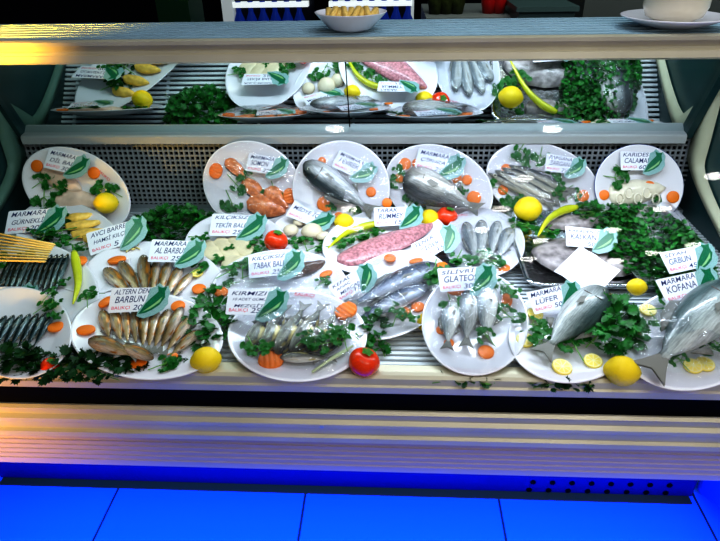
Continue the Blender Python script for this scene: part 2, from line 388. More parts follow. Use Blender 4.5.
# drinks fridge
fx0 = hit_y(222, 20, 3.0).x; fx1 = hit_y(414, 20, 3.0).x; ft = 1.55
zt = hit_y(300, 0, 3.0).z + .25
fr = link('drinks_fridge', None); tag(fr, 'white framed drinks fridge with blue bottles standing behind the counter', 'fridge')
fxm = hit_y(315, 10, 3.0).x; fxn = hit_y(329, 10, 3.0).x
WHT = mat('fridge_white', (.6, .62, .62), .3, emit=(.7, .8, .8), es=.18)  # faint emission puts the fridge lighting into frames and shelves
bm = bmesh.new(); box(bm, fx0, fx1, 3.05, 3.5, 0, zt); obj('cabinet', bm, mat('fridge_inside', (.005, .008, .02), .5), fr)
for (p0, p1) in ((222, 233), (411, 414)):
    bm = bmesh.new(); box(bm, hit_y(p0, 10, 3.0).x, hit_y(p1, 10, 3.0).x, 3.0, 3.05, 0, zt); obj('door_frame', bm, WHT, fr)
bm = bmesh.new(); box(bm, fxm, fxn, 2.99, 3.05, 0, zt); obj('door_divider', bm, BLACK, fr)
for (p0, p1, q) in ((233, 308, 5), (327, 412, 4)):
    for q2 in (q, q-9.5):
        P = hit_y(p0, q2, 3.0); P2 = hit_y(p1, q2, 3.0); bm = bmesh.new(); box(bm, P.x, P2.x, 2.995, 3.045, P.z-.012, P.z+.010); obj('lit_shelf', bm, WHT if q2 < 0 else mat('lit_strip', (.8, .8, .8), .3, emit=(.9, 1, 1), es=.45), fr)
BOT = mat('bottle_blue', (.01, .03, .25), .2, emit=(.02, .08, .5), es=.10)  # weak emission stands in for fridge light on the bottles
zs = hit_y(300, 22, 3.03).z - .12
for i in range(15):
    px = 240 + i*12.0
    if 306 < px < 330: continue
    X = hit_y(px, 15, 3.03).x; bm = bmesh.new()
    lathe(bm, [(.026, 0), (.028, .01), (.028, .13), (.012, .17), (.011, .20), (.013, .203), (.013, .215)], n=14, cap1=True)
    o = obj('blue_bottle', bm, BOT, None, True); o.location = (X, 3.015, zs)
    tag(o, 'small blue bottle standing in the drinks fridge behind the counter', 'bottle', 'blue bottles in the drinks fridge')
bm = bmesh.new(); box(bm, fx0+.02, fx1-.02, 2.985, 3.046, zs-.015, zs); obj('bottle_shelf', bm, WHT, fr)
# back counter with dim boxes on the right
wbx = hit_y(426, 18, 2.2); wby = hit_y(516, 18, 2.2)
bm = bmesh.new(); box(bm, wbx.x, wby.x, 2.2, 2.6, 0, wbx.z); tag(obj('side_cabinet', bm, mat('cabinet_grey', (.20, .22, .20), .5)), 'low grey cabinet behind the counter with flowers on it', 'cabinet')
bm = bmesh.new(); P = hit_y(518, 20, 2.1); Q = hit_y(576, 6, 2.1); box(bm, P.x, Q.x, 2.1, 2.4, 0, Q.z-.015); box(bm, P.x-.01, Q.x+.01, 2.09, 2.41, Q.z-.015, Q.z)
tag(obj('metal_bin', bm, mat('bin_green', (.10, .16, .15), .35, .3)), 'grey green metal box with a lid behind the counter', 'box')
bm = bmesh.new(); P = hit_y(582, 20, 2.3); Q = hit_y(760, -10, 2.3); box(bm, P.x, Q.x, 2.3, 2.6, 0, Q.z); box(bm, P.x+.02, Q.x, 2.285, 2.3, .1, Q.z-.1)
tag(obj('grey_cupboard', bm, mat('cupboard_grey', (.09, .10, .09), .5)), 'tall grey green cupboard behind the bowl and saucer', 'cupboard')
# flowers on the side cabinet
PETAL = mat('petal_red', (.35, .01, .01), .5)
for i, px in enumerate((436, 447, 458, 490, 500)):
    P = hit_y(px, 17, 2.25); bm = bmesh.new()
    lathe(bm, [(.02, 0), (.028, .04), (.022, .08)], n=12)
    for k in range(9):
        c = Vector((random.uniform(-.03, .03), random.uniform(-.03, .03), .10+random.uniform(-.01, .06)))
        bmesh.ops.create_icosphere(bm, subdivisions=1, radius=.014, matrix=Matrix.Translation(c))
    o = obj('flower_pot', bm, PETAL if i > 2 else mat('pot_foliage', (.03, .04, .01), .6, 0, .6, 40), None, True); o.location = (P.x, 2.3, wbx.z)
    tag(o, 'small flower pot with %s blooms standing on the grey cabinet' % ('dark red' if i > 2 else 'brownish green'), 'flower pot', 'red flower pots on cabinet' if i > 2 else 'green flower pots on cabinet')

# ------------------------------------------------------------------ things on the ledge
def dish(name, P, r, prof, m, label, cat):
    bm = bmesh.new(); lathe(bm, prof, r, r, 56); o = obj(name, bm, m, None, True); o.location = P; tag(o, label, cat); return o
LZ = 1.3535
P = hit_z(351, 30, LZ); r = 36/scale_at(P)
sd = dish('small_dish', P, 1, [(r*.45, 0), (r*.5, .002), (r*.62, .006), (r*.98, .034), (r, .036), (r*.96, .036), (r*.6, .012), (.001, .008)], WHITE, 'small oval white dish of yellow sticks on the metal ledge', 'dish')
FRY = mat('fry_yellow', (.75, .52, .16), .4, 0, .15, 60)
for i in range(9):
    bm = bmesh.new(); box(bm, -.026, .026, -.006, .006, 0, .014); bmesh.ops.bevel(bm, geom=bm.edges[:], offset=.0015, segments=2, affect='EDGES')
    o = obj('cheese_stick', bm, FRY, None, True); o.location = (P.x + (i-4)*.0115, P.y + random.uniform(-.006, .006), P.z+.021+.003*(i % 2)); o.rotation_euler = (0, -.3, PI/2+random.uniform(-.3, .3))
    tag(o, 'pale yellow cut stick lying in the small dish on the ledge', 'snack', 'yellow sticks in the small dish')
P = hit_z(671, 27, LZ); r = 50/scale_at(P)
dish('saucer', P, 1, [(r*.4, 0), (r*.45, .002), (r*.6, .005), (r*.98, .020), (r, .022), (r*.97, .023), (r*.55, .009), (.001, .008)], WHITE, 'wide white saucer under the cream bowl on the ledge', 'saucer')
P2 = P + Vector((.0, .0, .0092)); r = 31/scale_at(P)
bw = dish('cream_bowl', P2, 1, [(r*.55, 0), (r*.58, .004), (r*.85, .012), (r*.97, .03), (r, .07), (r*1.02, .085), (r*.98, .085), (r*.93, .03), (r*.6, .012), (.001, .010)], CREAMP, 'deep cream bowl standing on a saucer on the ledge', 'bowl')

# ------------------------------------------------------------------ prototypes
def fish_mesh(kind, hr, bend=0, fork=.9, thick=.5, small=False):
    bm = bmesh.new(); NS, M = 18, 12; rings = []
    for i in range(NS):
        t = i/(NS-1); x = -.5 + .84*t
        if kind == 'gar': p = min(1, .18+3*t) * (1 if t < .75 else 1-.75*(t-.75)/.25)
        elif kind == 'bream': p = (math.sin(PI*min(1, t*.98+.02)**.62))**.75*(1) ; p = max(p, .20)
        else: p = (math.sin(PI*min(1, (t*.97+.03))**.72))**.8; p = max(p, .20)
        if t < .02: p *= .55
        h = hr*p; w = h*thick*(1 if t < .6 else 1-.6*(t-.6)/.4)
        off = bend*((t-.5)**2-.25)
        # back arches more than the belly
        rings.append([bm.verts.new((x, off + h*math.sin(2*PI*k/M)*(1.0 if math.sin(2*PI*k/M) > 0 else .92), w*math.cos(2*PI*k/M))) for k in range(M)])
    for j in range(NS-1):
        for k in range(M): bm.faces.new((rings[j][k], rings[j][(k+1) % M], rings[j+1][(k+1) % M], rings[j+1][k]))
    bm.faces.new(rings[0]); bm.faces.new(rings[-1])
    # tail fin
    e = min(.105, hr*.62*fork + .03); th = .006
    for sgn in (1,):
        c = [(.33, hr*.18), (.42, e*.62), (.5, e), (.445, 0), (.5, -e), (.42, -e*.62), (.33, -hr*.18)]
        top = [bm.verts.new((x, y, th)) for x, y in c]; bot = [bm.verts.new((x, y, -th)) for x, y in c]
        for a_, b_, c_ in ((0, 1, 3), (1, 2, 3), (3, 4, 5), (3, 5, 6), (0, 3, 6)):
            bm.faces.new((top[a_], top[b_], top[c_])).material_index = 1; bm.faces.new((bot[a_], bot[c_], bot[b_])).material_index = 1
    # dorsal and anal fins, pectoral fin
    def fin(pts, z=.004, mi=1):
        a = [bm.verts.new((x, y, z)) for x, y in pts]; b2 = [bm.verts.new((x, y, -z)) for x, y in pts]
        bm.faces.new(a).material_index = mi; bm.faces.new(b2[::-1]).material_index = mi
        for i in range(len(a)): bm.faces.new((a[i], a[(i+1) % len(a)], b2[(i+1) % len(a)], b2[i])).material_index = mi
    fin([(-.15, hr*.80), (-.08, hr*1.22), (.05, hr*1.12), (.18, hr*.62)]); fin([(.08, -hr*.72), (.12, -hr*1.05), (.2, -hr*.5)])
    w = hr*thick
    a = [bm.verts.new(p) for p in ((-.24, -hr*.18, w*.93), (-.14, -hr*.05, w*1.1), (-.09, -hr*.30, w*1.12), (-.2, -hr*.38, w*.95))]
    bm.faces.new(a).material_index = 1
    return bm
FINM = mat('fin_grey', (.20, .20, .18), .35)
GILL = mat('gill_dark', (.08, .06, .05), .4)
FISH = {}
def fishm(kind, hr, bend=0, thick=.5):
    key = (kind, round(hr, 2), bend)
    if key not in FISH:
        bm = fish_mesh(kind, round(hr, 2), bend, .9, thick); FISH[key] = mesh_from(bm, kind, [FM[kind], FINM])
    return FISH[key]
def eye_mesh():
    bm = bmesh.new(); bmesh.ops.create_uvsphere(bm, u_segments=14, v_segments=8, radius=1, matrix=Matrix.Diagonal((1, 1, .5, 1)))
    for f in bm.faces: f.material_index = 0
    k = len(bm.faces)
    bmesh.ops.create_uvsphere(bm, u_segments=12, v_segments=6, radius=.6, matrix=Matrix.Translation((0, 0, .35)) @ Matrix.Diagonal((1, 1, .5, 1)))
    bm.faces.ensure_lookup_table()
    for f in bm.faces[k:]: f.material_index = 1
    return mesh_from(bm, 'eye', [EYEW, EYE])
EYEM = eye_mesh()
def gill_mesh():
    bm = bmesh.new(); pts = [(.12*math.cos(a), math.sin(a), .25*math.cos(a)) for a in [(-1.1+2.2*i/8) for i in range(9)]]
    tube(bm, pts, .035, 6); return mesh_from(bm, 'gill', GILL)
GILLM = gill_mesh()
def fish(kind, fr, x0, y0, x1, y1, wpx, label, group=None, back=1, bend=0, h=0, flat=.5, name=None, cat='fish'):
    """snout at (x0,y0), tail tip at (x1,y1); back=1 means the back lies to the left of the snout-to-tail direction"""
    A = fr.at(x0, y0, h); B = fr.at(x1, y1, h); L = (B-A).length
    sc = scale_at((A+B)/2); hr = max(.06, min(.3, 1.18*wpx/2/sc/L)); hr = round(hr*50)/50
    th = flat; hh = hr*L*th
    A = fr.at(x0, y0, h+hh); B = fr.at(x1, y1, h+hh*.8)
    Z = fr.N; X = (B-A); L = X.length
    o = link(name or {'mullet': 'red_mullet', 'mackerel': 'horse_mackerel', 'bass': 'sea_bass', 'bream': 'sea_bream', 'anchovy': 'anchovy', 'silver': 'silver_fish', 'gar': 'garfish', 'blue': 'bluefish', 'bonito': 'bonito'}[kind], fishm(kind, hr, bend, th))
    Xn = X.normalized(); Z = (Z - Xn*Z.dot(Xn)).normalized()
    o.matrix_world = mtx((A+B)/2, Xn, Z) @ Matrix.Diagonal((L, L*back, L, 1))
    tag(o, label, cat, group)
    e = link('eye', EYEM, o); rr = .024 if wpx < 16 else .017
    ex = -.41; t = (ex+.5)/.84; p = hr*max(.2, (math.sin(PI*(t*.97+.03)**.72))**.8)
    e.matrix_local = Matrix.Translation((ex, p*.22, p*th*.86)) @ Matrix.Diagonal((rr, rr, rr*.8, 1))
    if L > .1:
        g = link('gill', GILLM, o); g.matrix_local = Matrix.Translation((-.30, 0, hr*th*.72)) @ Matrix.Diagonal((.16, hr*.55, hr*th*.8, 1))
    return o

def disc(name, mats, ridged=False, oval=1):
    bm = bmesh.new(); n = 28
    prof = [(0.001, -.16), (.9, -.16), (1, -.1), (1, .1), (.9, .16), (.001, .16)]
    if ridged:
        # crinkle-cut slice: top surface is a row of ridges
        G = 18; vs = {}
        for i in range(G+1):
            for j in range(25):
                x = -1+2*i/G; yb = math.sqrt(max(0, 1-x*x)); y = -yb+2*yb*j/24
                vs[i, j] = bm.verts.new((x, y*.8, .16+.07*math.cos(x*3*PI*1.7)))
        for i in range(G):
            for j in range(24): bm.faces.new((vs[i, j], vs[i+1, j], vs[i+1, j+1], vs[i, j+1]))
        bmesh.ops.remove_doubles(bm, verts=bm.verts, dist=1e-4)
        edge = [e for e in bm.edges if e.is_boundary]
        r = bmesh.ops.extrude_edge_only(bm, edges=edge)
        for v in [g for g in r['geom'] if isinstance(g, bmesh.types.BMVert)]: v.co.z = -.16
    else:
        lathe(bm, prof, 1, oval, n, cap0=False)
    return mesh_from(bm, name, mats, 'keep')
CAR = disc('carrot_slice', [ORANGE]); CARR = disc('carrot_slice_ridged', [ORANGE], True)
def lemon_slice():
    bm = bmesh.new(); lathe(bm, [(.001, -.14), (.97, -.14), (1, -.1), (1, .1), (.97, .14), (.90, .14)], 1, 1, 32, 0, cap0=False)
    lathe(bm, [(.90, .14), (.84, .13)], 1, 1, 32, 1, cap0=False)
    for k in range(8):
        a0 = 2*PI*k/8+.06; a1 = 2*PI*(k+1)/8-.06; c = bm.verts.new((.1*math.cos((a0+a1)/2), .1*math.sin((a0+a1)/2), .145))
        ar = [bm.verts.new((.80*math.cos(a0+(a1-a0)*i/5), .80*math.sin(a0+(a1-a0)*i/5), .145)) for i in range(6)]
        for i in range(5): bm.faces.new((c, ar[i], ar[i+1])).material_index = 0
    lathe(bm, [(.84, .13), (.001, .13)], 1, 1, 32, 1, cap0=False)
    return mesh_from(bm, 'lemon_slice', [LEMONF, mat('pith', (.92, .86, .5), .4)], 'keep')
LSL = lemon_slice()
def put(me, name, fr, px, py, rpx, label, cat, group=None, rot=0, sq=1, tilt=0, h=0):
    P = fr.at(px, py, h); r = rpx/scale_at(P); P = fr.at(px, py, h+r*.17)
    o = link(name, me); X = fr.U*math.cos(rot)+fr.V*math.sin(rot)
    N = (fr.N + Vector((random.uniform(-.12, .12), -tilt, 0))).normalized()
    o.matrix_world = mtx(P, X, N) @ Matrix.Diagonal((r, r*sq, r, 1)); tag(o, label, cat, group); return o
def carrots(fr, lst, where, ridged=False):
    for it in lst:
        px, py, r = it[:3]; rot = it[3] if len(it) > 3 else random.uniform(0, 3); sq = it[4] if len(it) > 4 else 1
        put(CARR if ridged else CAR, 'carrot_slice', fr, px, py, r, 'orange %scarrot slice %s' % ('crinkle-cut ' if ridged else '', where), 'carrot slice', 'carrot slices ' + where + (' (crinkled)' if ridged else ''), rot, sq, 0, .003)
def lemslices(fr, lst, where):
    for px, py, r in lst: put(LSL, 'lemon_slice', fr, px, py, r, 'yellow lemon slice ' + where, 'lemon slice', 'lemon slices ' + where, random.uniform(0, 3), 1, 0, .004)

def leaf(bm, M, mi=0):
    pts = [(0, 0), (.22, .10), (.5, .42), (.36, .48), (.55, .78), (.30, .72), (.22, .98), (.08, .86), (0, 1.15)]
    pts = pts + [(-x, y) for x, y in pts[-2:0:-1]]
    c = bm.verts.new(M @ Vector((0, .5, -.07))); v = [bm.verts.new(M @ Vector((x, y, .10*abs(x)*2-.18*max(0, y-.6)))) for x, y in pts]
    for i in range(len(v)): bm.faces.new((c, v[i], v[(i+1) % len(v)])).material_index = mi
def rotm(v, roll=0):
    return v.to_track_quat('Y', 'Z').to_matrix().to_4x4() @ Matrix.Rotation(roll, 4, 'Y')
def sprig_mesh(seed):
    R = random.Random(seed); bm = bmesh.new()
    tube(bm, [(-.9, -.35, .03), (-.3, -.1, .10), (.1, .05, .16)], .035, 5, 1)
    for k in range(9):
        a = R.uniform(-1.0, 1.4) if k else .3; rad = R.uniform(.15, .75); c = Vector((.05+rad*math.cos(a*1.6), .05+rad*math.sin(a*1.6)*.8, R.uniform(.08, .28)))
        tube(bm, [(0, 0, .12), tuple(c)], .02, 4, 1)
        for q in (-.9, 0, .9):
            d = Vector((math.cos(a*1.6+q), math.sin(a*1.6+q), R.uniform(-.15, .3)))
            leaf(bm, Matrix.Translation(c) @ rotm(d.normalized(), R.uniform(-.5, .5)) @ Matrix.Scale(R.uniform(.28, .40), 4))
    return mesh_from(bm, 'parsley_sprig', [PARS, STEM], 'keep')
SPR = [sprig_mesh(s) for s in range(4)]
def sprigs(fr, lst, where, h=.004):
    for it in lst:
        px, py, r = it[:3]; P = fr.at(px, py, h+.002); rr = r/scale_at(P); rot = random.uniform(0, 6.3)
        o = link('parsley_sprig', random.choice(SPR)); o.matrix_world = mtx(P, fr.U*math.cos(rot)+fr.V*math.sin(rot), fr.N) @ Matrix.Scale(rr*1.5, 4)
        tag(o, 'green parsley sprig ' + where, 'parsley', 'parsley sprigs ' + where)
def bunch(fr, px, py, w, h, hz, label, n=260, ls=.016, dark=False, seed=1, rot=0, stems=True, zoff=0):
    R = random.Random(seed); P = fr.at(px, py, zoff); s = scale_at(P); a = w/2/s
    e = abs(ray(px, py).dot(fr.N)); b_ = max(.02, (h/2/s)/max(.5, e))
    bm = bmesh.new()
    for k in range(n):
        th = R.uniform(0, 2*PI); rr = math.sqrt(R.random()); x, y = rr*math.cos(th), rr*math.sin(th)
        top = hz*math.sqrt(max(.02, 1-rr*rr)); z = top*R.uniform(.35, 1)*(1+.25*noise.noise(Vector((x*3, y*3, seed))))
        c = Vector((x*a*.92, y*b_*.92, max(.003, z)))
        d = Vector((x+R.uniform(-1, 1), y+R.uniform(-1, 1)-.2, R.uniform(-.2, .7))).normalized()
        leaf(bm, Matrix.Translation(c) @ rotm(d, R.uniform(-.7, .7)) @ Matrix.Scale(ls*R.uniform(.7, 1.2), 4))
        if k % 6 == 0:
            tube(bm, [tuple(c), (c.x*.5, c.y*.5, .004)], .0009, 4, 1)
    if stems:
        for k in range(10): tube(bm, [(R.uniform(-.3, .3)*a, R.uniform(-.3, .3)*b_, hz*.4), (a*R.uniform(.5, 1.05)*(-1)**k, b_*R.uniform(-.9, .2), .004)], .0011, 4, 1)
    o = link('parsley_bunch', mesh_from(bm, 'parsley_bunch', [PARSD if dark else PARS, STEM], 'keep')); o.matrix_world = mtx(P, fr.U, fr.N) @ Matrix.Rotation(rot, 4, 'Z')
    tag(o, label, 'parsley'); return o

def fillet(name, fr, x0, y0, x1, y1, wpx, m, label, cat='fillet', group=None, th=.012, h=0, skin=None, seed=0, bite=None):
    A = fr.at(x0, y0, h); B = fr.at(x1, y1, h); L = (B-A).length; C = (A+B)/2; w = wpx/2/scale_at(C)/max(.6, 1)
    bm = bmesh.new(); NX, NYY = 22, 9; R = random.Random(seed); g = []
    for i in range(NX+1):
        t = i/NX; x = (t-.5)*L; hw = w*(math.sin(PI*min(1, t*.94+.05)**.8)**.6 if 0 < t < 1 else .12)*(1+.12*noise.noise(Vector((t*4, seed, 0))))
        row = []
        for j in range(NYY+1):
            s = -1+2*j/NYY; zz = th*(1-abs(s)**2.6)*(.7+.3*math.sin(PI*t))*(1+.25*noise.noise(Vector((t*5, s*2, seed+3))))
            row.append(bm.verts.new((x, s*hw, max(.0, zz)+.001)))
        g.append(row)
    for i in range(NX):
        for j in range(NYY):
            f = bm.faces.new((g[i][j], g[i+1][j], g[i+1][j+1], g[i][j+1]))
            if skin and j < 1: f.material_index = 1
    r = bmesh.ops.extrude_edge_only(bm, edges=[e for e in bm.edges if e.is_boundary])
    for v in [q for q in r['geom'] if isinstance(q, bmesh.types.BMVert)]: v.co.z = 0
    o = link(name, mesh_from(bm, name, [m, skin or m], 'keep'))
    for p in o.data.polygons: p.use_smooth = True
    o.matrix_world = mtx(C, B-A, fr.N); tag(o, label, cat, group); return o

def plate(fr, label, rim=None, name='oval_plate', m=WHITE, cat='plate'):
    bm = bmesh.new(); prof = [(.55, .0), (.58, .0), (.64, .003), (.97, .0165), (1, .0185), (.985, .0195), (.95, .0185), (.66, .0075), (.60, .005), (.001, .005)]
    lathe(bm, prof, fr.a, fr.b, 72)
    if rim:
        for f in bm.faces:
            c = f.calc_center_median(); r = math.hypot(c.x/fr.a, c.y/fr.b)
            if .982 < r and c.z > .0165: f.material_index = 1
    o = link(name, mesh_from(bm, 'plate', [m, rim or m]))
    o.matrix_world = mtx(fr.P, fr.U*math.cos(fr.ang)+fr.V*math.sin(fr.ang), fr.N)
    tag(o, label, cat); fr.o = o; return o
def rim_text(fr, px, py, wpx, ang):
    P = fr.at(px, py, .0015); L = wpx/scale_at(P); o = link('rim_lettering', text_mesh('BALIKÇI', RED)); a = math.radians(ang)
    X = fr.U*math.cos(a)+fr.V*math.sin(a); N = (fr.N + (fr.P-P).normalized()*.28).normalized()
    M = mtx(P - X*L/2, X, N) @ Matrix.Diagonal((L, L*.22, 1, 1)); o.parent = fr.o; o.matrix_parent_inverse = fr.o.matrix_world.inverted(); o.matrix_world = M
def film(fr, hz=.022, seed=0, sc=.97, wr=.011):
    bm = bmesh.new(); NR, NA = 14, 48; rings = []
    for i in range(1, NR+1):
        r = i/NR; rg = []
        for k in range(NA):
            a = 2*PI*k/NA; x, y = math.cos(a)*r, math.sin(a)*r
            z = .0205 + hz*(1-r**2.4) + wr*noise.noise(Vector((x*3.1+seed, y*3.1, seed)))*(1-r**4) + .5*wr*abs(noise.noise(Vector((x*8+seed, y*2+x*3, seed*2))))*(1-r**6)
            rg.append(bm.verts.new((x*fr.a*sc, y*fr.b*sc, z)))
        rings.append(rg)
    c = bm.verts.new((0, 0, .0205+hz))
    for k in range(NA): bm.faces.new((c, rings[0][k], rings[0][(k+1) % NA]))
    for i in range(NR-1):
        for k in range(NA): bm.faces.new((rings[i][k], rings[i+1][k], rings[i+1][(k+1) % NA], rings[i][(k+1) % NA]))
    o = link('cling_film', mesh_from(bm, 'cling_film', FILM), fr.o); o['label'] = 'clear shiny cling film'

# price tags
def poly(bm, pts, z=0, th=.01, mi=0):
    a = [bm.verts.new((x, y, z+th)) for x, y in pts]; b_ = [bm.verts.new((x, y, z)) for x, y in pts]
    bm.faces.new(a).material_index = mi; bm.faces.new(b_[::-1]).material_index = mi
    for i in range(len(a)): bm.faces.new((a[i], b_[i], b_[(i+1) % len(a)], a[(i+1) % len(a)])).material_index = mi
bm = bmesh.new(); poly(bm, [(0, .02), (.02, 0), (.66, 0), (.70, .30), (.72, .52), (.02, .56), (0, .54)]); CARDM = mesh_from(bm, 'tag_card', CARD, False)
bm = bmesh.new(); poly(bm, [(.48, -.10), (.60, -.16), (.76, -.10), (.90, .0), (.98, .14), (.97, .26), (1.0, .40), (.95, .55), (.90, .50), (.80, .62), (.74, .54), (.66, .5), (.60, .2), (.5, .02)], .008, .006); SPLM = mesh_from(bm, 'tag_splash', SPLASH, False)
bm = bmesh.new(); poly(bm, [(.50, -.06), (.54, .02), (.60, .16), (.70, .30), (.80, .42), (.78, .55), (.86, .50), (.94, .52), (.91, .42), (.92, .28), (.84, .12), (.74, .03), (.62, -.04)], .015, .006); TFM = mesh_from(bm, 'tag_fish', TFISH, False)
bm = bmesh.new(); poly(bm, [(.56, -.02), (.70, .05), (.84, .18), (.88, .30), (.76, .16), (.64, .05)], .0215, .003); TFW = mesh_from(bm, 'tag_belly', mat('tag_pale_green', (.25, .50, .22), .35), False)
def price_tag(fr, px, py, wpx, ang, lines, price, label, h=.022, tilt=34, cut=1.0):
    """px,py = middle of the whole tag"""
    P = fr.at(px, py, h); L = .92*wpx/scale_at(P); t = math.radians(tilt)
    N = Vector((0, -math.sin(t), math.cos(t))); V = Vector((0, math.cos(t), math.sin(t))); a = math.radians(ang)
    X = Vector((1, 0, 0))*math.cos(a) + V*math.sin(a); Y = N.cross(X)
    o = link('price_tag', CARDM); o.matrix_world = mtx(P - X*L*.5 - Y*L*.24, X, N) @ Matrix.Diagonal((L, L*.80, L*.35, 1)); tag(o, label, 'price tag')
    link('splash', SPLM, o); e = link('fish_emblem', TFM, o); link('emblem_belly', TFW, o)
    n = len(lines); ys = {1: [.24], 2: [.40, .21], 3: [.42, .29, .16]}[n]; hh = {1: .22, 2: .13, 3: .10}[n]
    for i, s in enumerate(lines):
        big = (n == 2 and i == 1); k = .145 if big else hh*.85
        put_text(o, s, INK, .06 + .03*i, ys[i], min(.60, .075*len(s)+.05), k, .0115)
    put_text(o, 'BALIKÇI', RED, .05, .05, .30, .085, .0115, 0, 'shop_name')
    if price: put_text(o, price, INK, .40, .04, .07*len(price)+.02, .11, .0115, .2, 'price')
    return o

def ball(name, fr, px, py, rpx, m, label, cat, kind, h=0):
    P = fr.at(px, py, h); r = rpx/scale_at(P); P = fr.at(px, py, h+r*.97); r = rpx/scale_at(P)
    bm = bmesh.new(); bmesh.ops.create_uvsphere(bm, u_segments=36, v_segments=20, radius=1)
    for v in bm.verts:
        c = v.co
        if kind == 'lemon':
            q = abs(c.z); s = 1 + .10*max(0, (q-.80)/.2)**1.5; c.z *= s*1.06; c += c*.015*noise.noise(c*3)
        else:
            c.z *= .88; an = math.atan2(c.y, c.x); d = (1-.18*math.exp(-((1-abs(c.z)/.88)**2)/.02)) if c.z > 0 else 1
            c.z *= d; k = 1+.02*math.cos(5*an); c.x *= k; c.y *= k
    o = link(name, mesh_from(bm, name, m))
    if kind == 'lemon': X = Vector((1, 0, 0)); o.matrix_world = Matrix.Translation(P) @ Matrix.Rotation(random.uniform(-.5, .5), 4, 'Z') @ Matrix.Rotation(PI/2, 4, 'Y') @ Matrix.Scale(r*.96, 4)
    else: o.matrix_world = Matrix.Translation(P) @ Matrix.Rotation(random.uniform(.2, .5), 4, 'Y') @ Matrix.Scale(r, 4)
    tag(o, label, cat)
    bm = bmesh.new()
    if kind == 'lemon':
        bmesh.ops.create_cone(bm, cap_ends=True, segments=8, radius1=.09, radius2=.07, depth=.06); q = obj('stem_button', bm, CALYX, o); q.location = (0, 0, 1.15)
    else:
        for k in range(5): leaf(bm, rotm(Vector((math.cos(k*1.257), math.sin(k*1.257), .15)).normalized()) @ Matrix.Diagonal((.35, .42, .4, 1)))
        q = obj('calyx', bm, CALYX, o); q.location = (0, 0, .80)
    return o
def pepper(fr, pts, wpx, label, h=0):
    Q = [fr.at(x, y, h+.007) for x, y in pts]; s = scale_at(Q[0]); r = wpx/2/s; n = len(Q)
    # smooth path
    path = []
    for i in range(n-1):
        for k in range(4):
            t = k/4; p0 = Q[max(i-1, 0)]; p1 = Q[i]; p2 = Q[i+1]; p3 = Q[min(i+2, n-1)]
            path.append(.5*((2*p1)+(-p0+p2)*t+(2*p0-5*p1+4*p2-p3)*t*t+(-p0+3*p1-3*p2+p3)*t**3))
    path.append(Q[-1]); O = path[0].copy(); m = len(path); bm = bmesh.new()
    tube(bm, [p-O for p in path], [r*(.55+.45*min(1, 5*i/m))*(1-(i/(m-1))**2.2*.88) for i in range(m)], 12)
    o = link('long_pepper', mesh_from(bm, 'long_pepper', PEPPER)); o.location = O; tag(o, label, 'pepper')
    bm = bmesh.new(); d = (path[0]-path[1]).normalized(); tube(bm, [(0, 0, 0), tuple(d*.008), tuple(d*.022+Vector((0, 0, .004)))], [.0045, .0025, .002], 8); obj('stem', bm, CALYX, o, True)
    return o

# ------------------------------------------------------------------ plates and their contents
def W(x): return x
# back row, leaning on the grille
A = fit(76, 190, 116, 78, -27, 62, .012); plate(A, 'white oval plate of pale sole fillets leaning on grille, leftmost of back row'); rim_text(A, 104, 177, 15, -38)
fillet('sole_fillet', A, 42, 172, 82, 190, 20, PALE, 'pale pink sole fillet under the tag on the leftmost back plate')
fillet('sole_fillet', A, 54, 200, 103, 203, 24, PALE, 'pale pink sole fillet beside the lemon on the leftmost back plate', seed=3)
carrots(A, [(37, 166, 6), (94, 173, 6)], 'on the leftmost sole plate')
sprigs(A, [(41, 183, 8), (57, 187, 9), (45, 197, 10), (103, 189, 8), (114, 192, 7), (62, 181, 6)], 'on the leftmost sole plate')
ball('lemon', A, 106, 203, 11, LEMON, 'whole yellow lemon on the sole plate at the back left', 'lemon', 'lemon', .004)
price_tag(A, 68, 162, 50, -13, ['MARMARA', 'DİL BALI'], '30', 'price tag reading DİL BALI 30 on the back left sole plate', h=.03, tilt=52)
B = fit(252, 186, 102, 88, -28, 62, .012); plate(B, 'white oval plate of orange salmon steaks under cling film in back row')
fillet('salmon_piece', B, 226, 160, 246, 178, 14, SALMON, 'orange salmon strip at the top of the salmon plate', 'salmon', skin=SKIN)
fillet('salmon_piece', B, 243, 180, 268, 203, 16, SALMON, 'pinkish salmon strip in the middle of the salmon plate', 'salmon', skin=SKIN, seed=2)
fillet('salmon_steak', B, 248, 202, 286, 212, 26, SALMON, 'large orange salmon steak with dark skin edge', 'salmon', skin=SKIN, seed=4, th=.018)
fillet('salmon_steak', B, 266, 190, 288, 208, 20, SALMON, 'pink salmon steak lobe on the right of the salmon plate', 'salmon', skin=SKIN, seed=5, th=.016)
carrots(B, [(216, 171, 8, 1.3), (290, 196, 8, 1.8)], 'on the salmon plate', True)
sprigs(B, [(232, 203, 10), (236, 184, 9), (275, 192, 8), (264, 197, 5), (249, 176, 5)], 'on the salmon plate')
film(B, .02, 1); price_tag(B, 268, 164, 46, -8, ['MARMARA', 'SOMON'], '25', 'price tag reading SOMON 25 on the salmon plate', tilt=52)
C = fit(341, 188, 98, 96, 0, 60, .012); plate(C, 'round white plate with one whole sea bass in back row')
fish('bass', C, 304, 163, 376, 214, 24, 'silver whole sea bass with dark back on the round back plate', back=-1)
carrots(C, [(325, 204, 8), (371, 192, 5), (387, 203, 5), (339, 217, 5), (322, 161, 4)], 'on the sea bass plate')
sprigs(C, [(354, 214, 6), (331, 209, 5)], 'on the sea bass plate')
film(C, .028, 2); price_tag(C, 356, 166, 48, -24, ['MARMARA', 'LEVREK'], '25', 'price tag reading LEVREK 25 on the sea bass plate', tilt=52)
D = fit(439, 188, 112, 84, -22, 62, .012); plate(D, 'white oval plate with one whole sea bream in back row')
fish('bream', D, 404, 176, 482, 211, 33, 'grey whole sea bream lying on the oval back plate', back=-1)
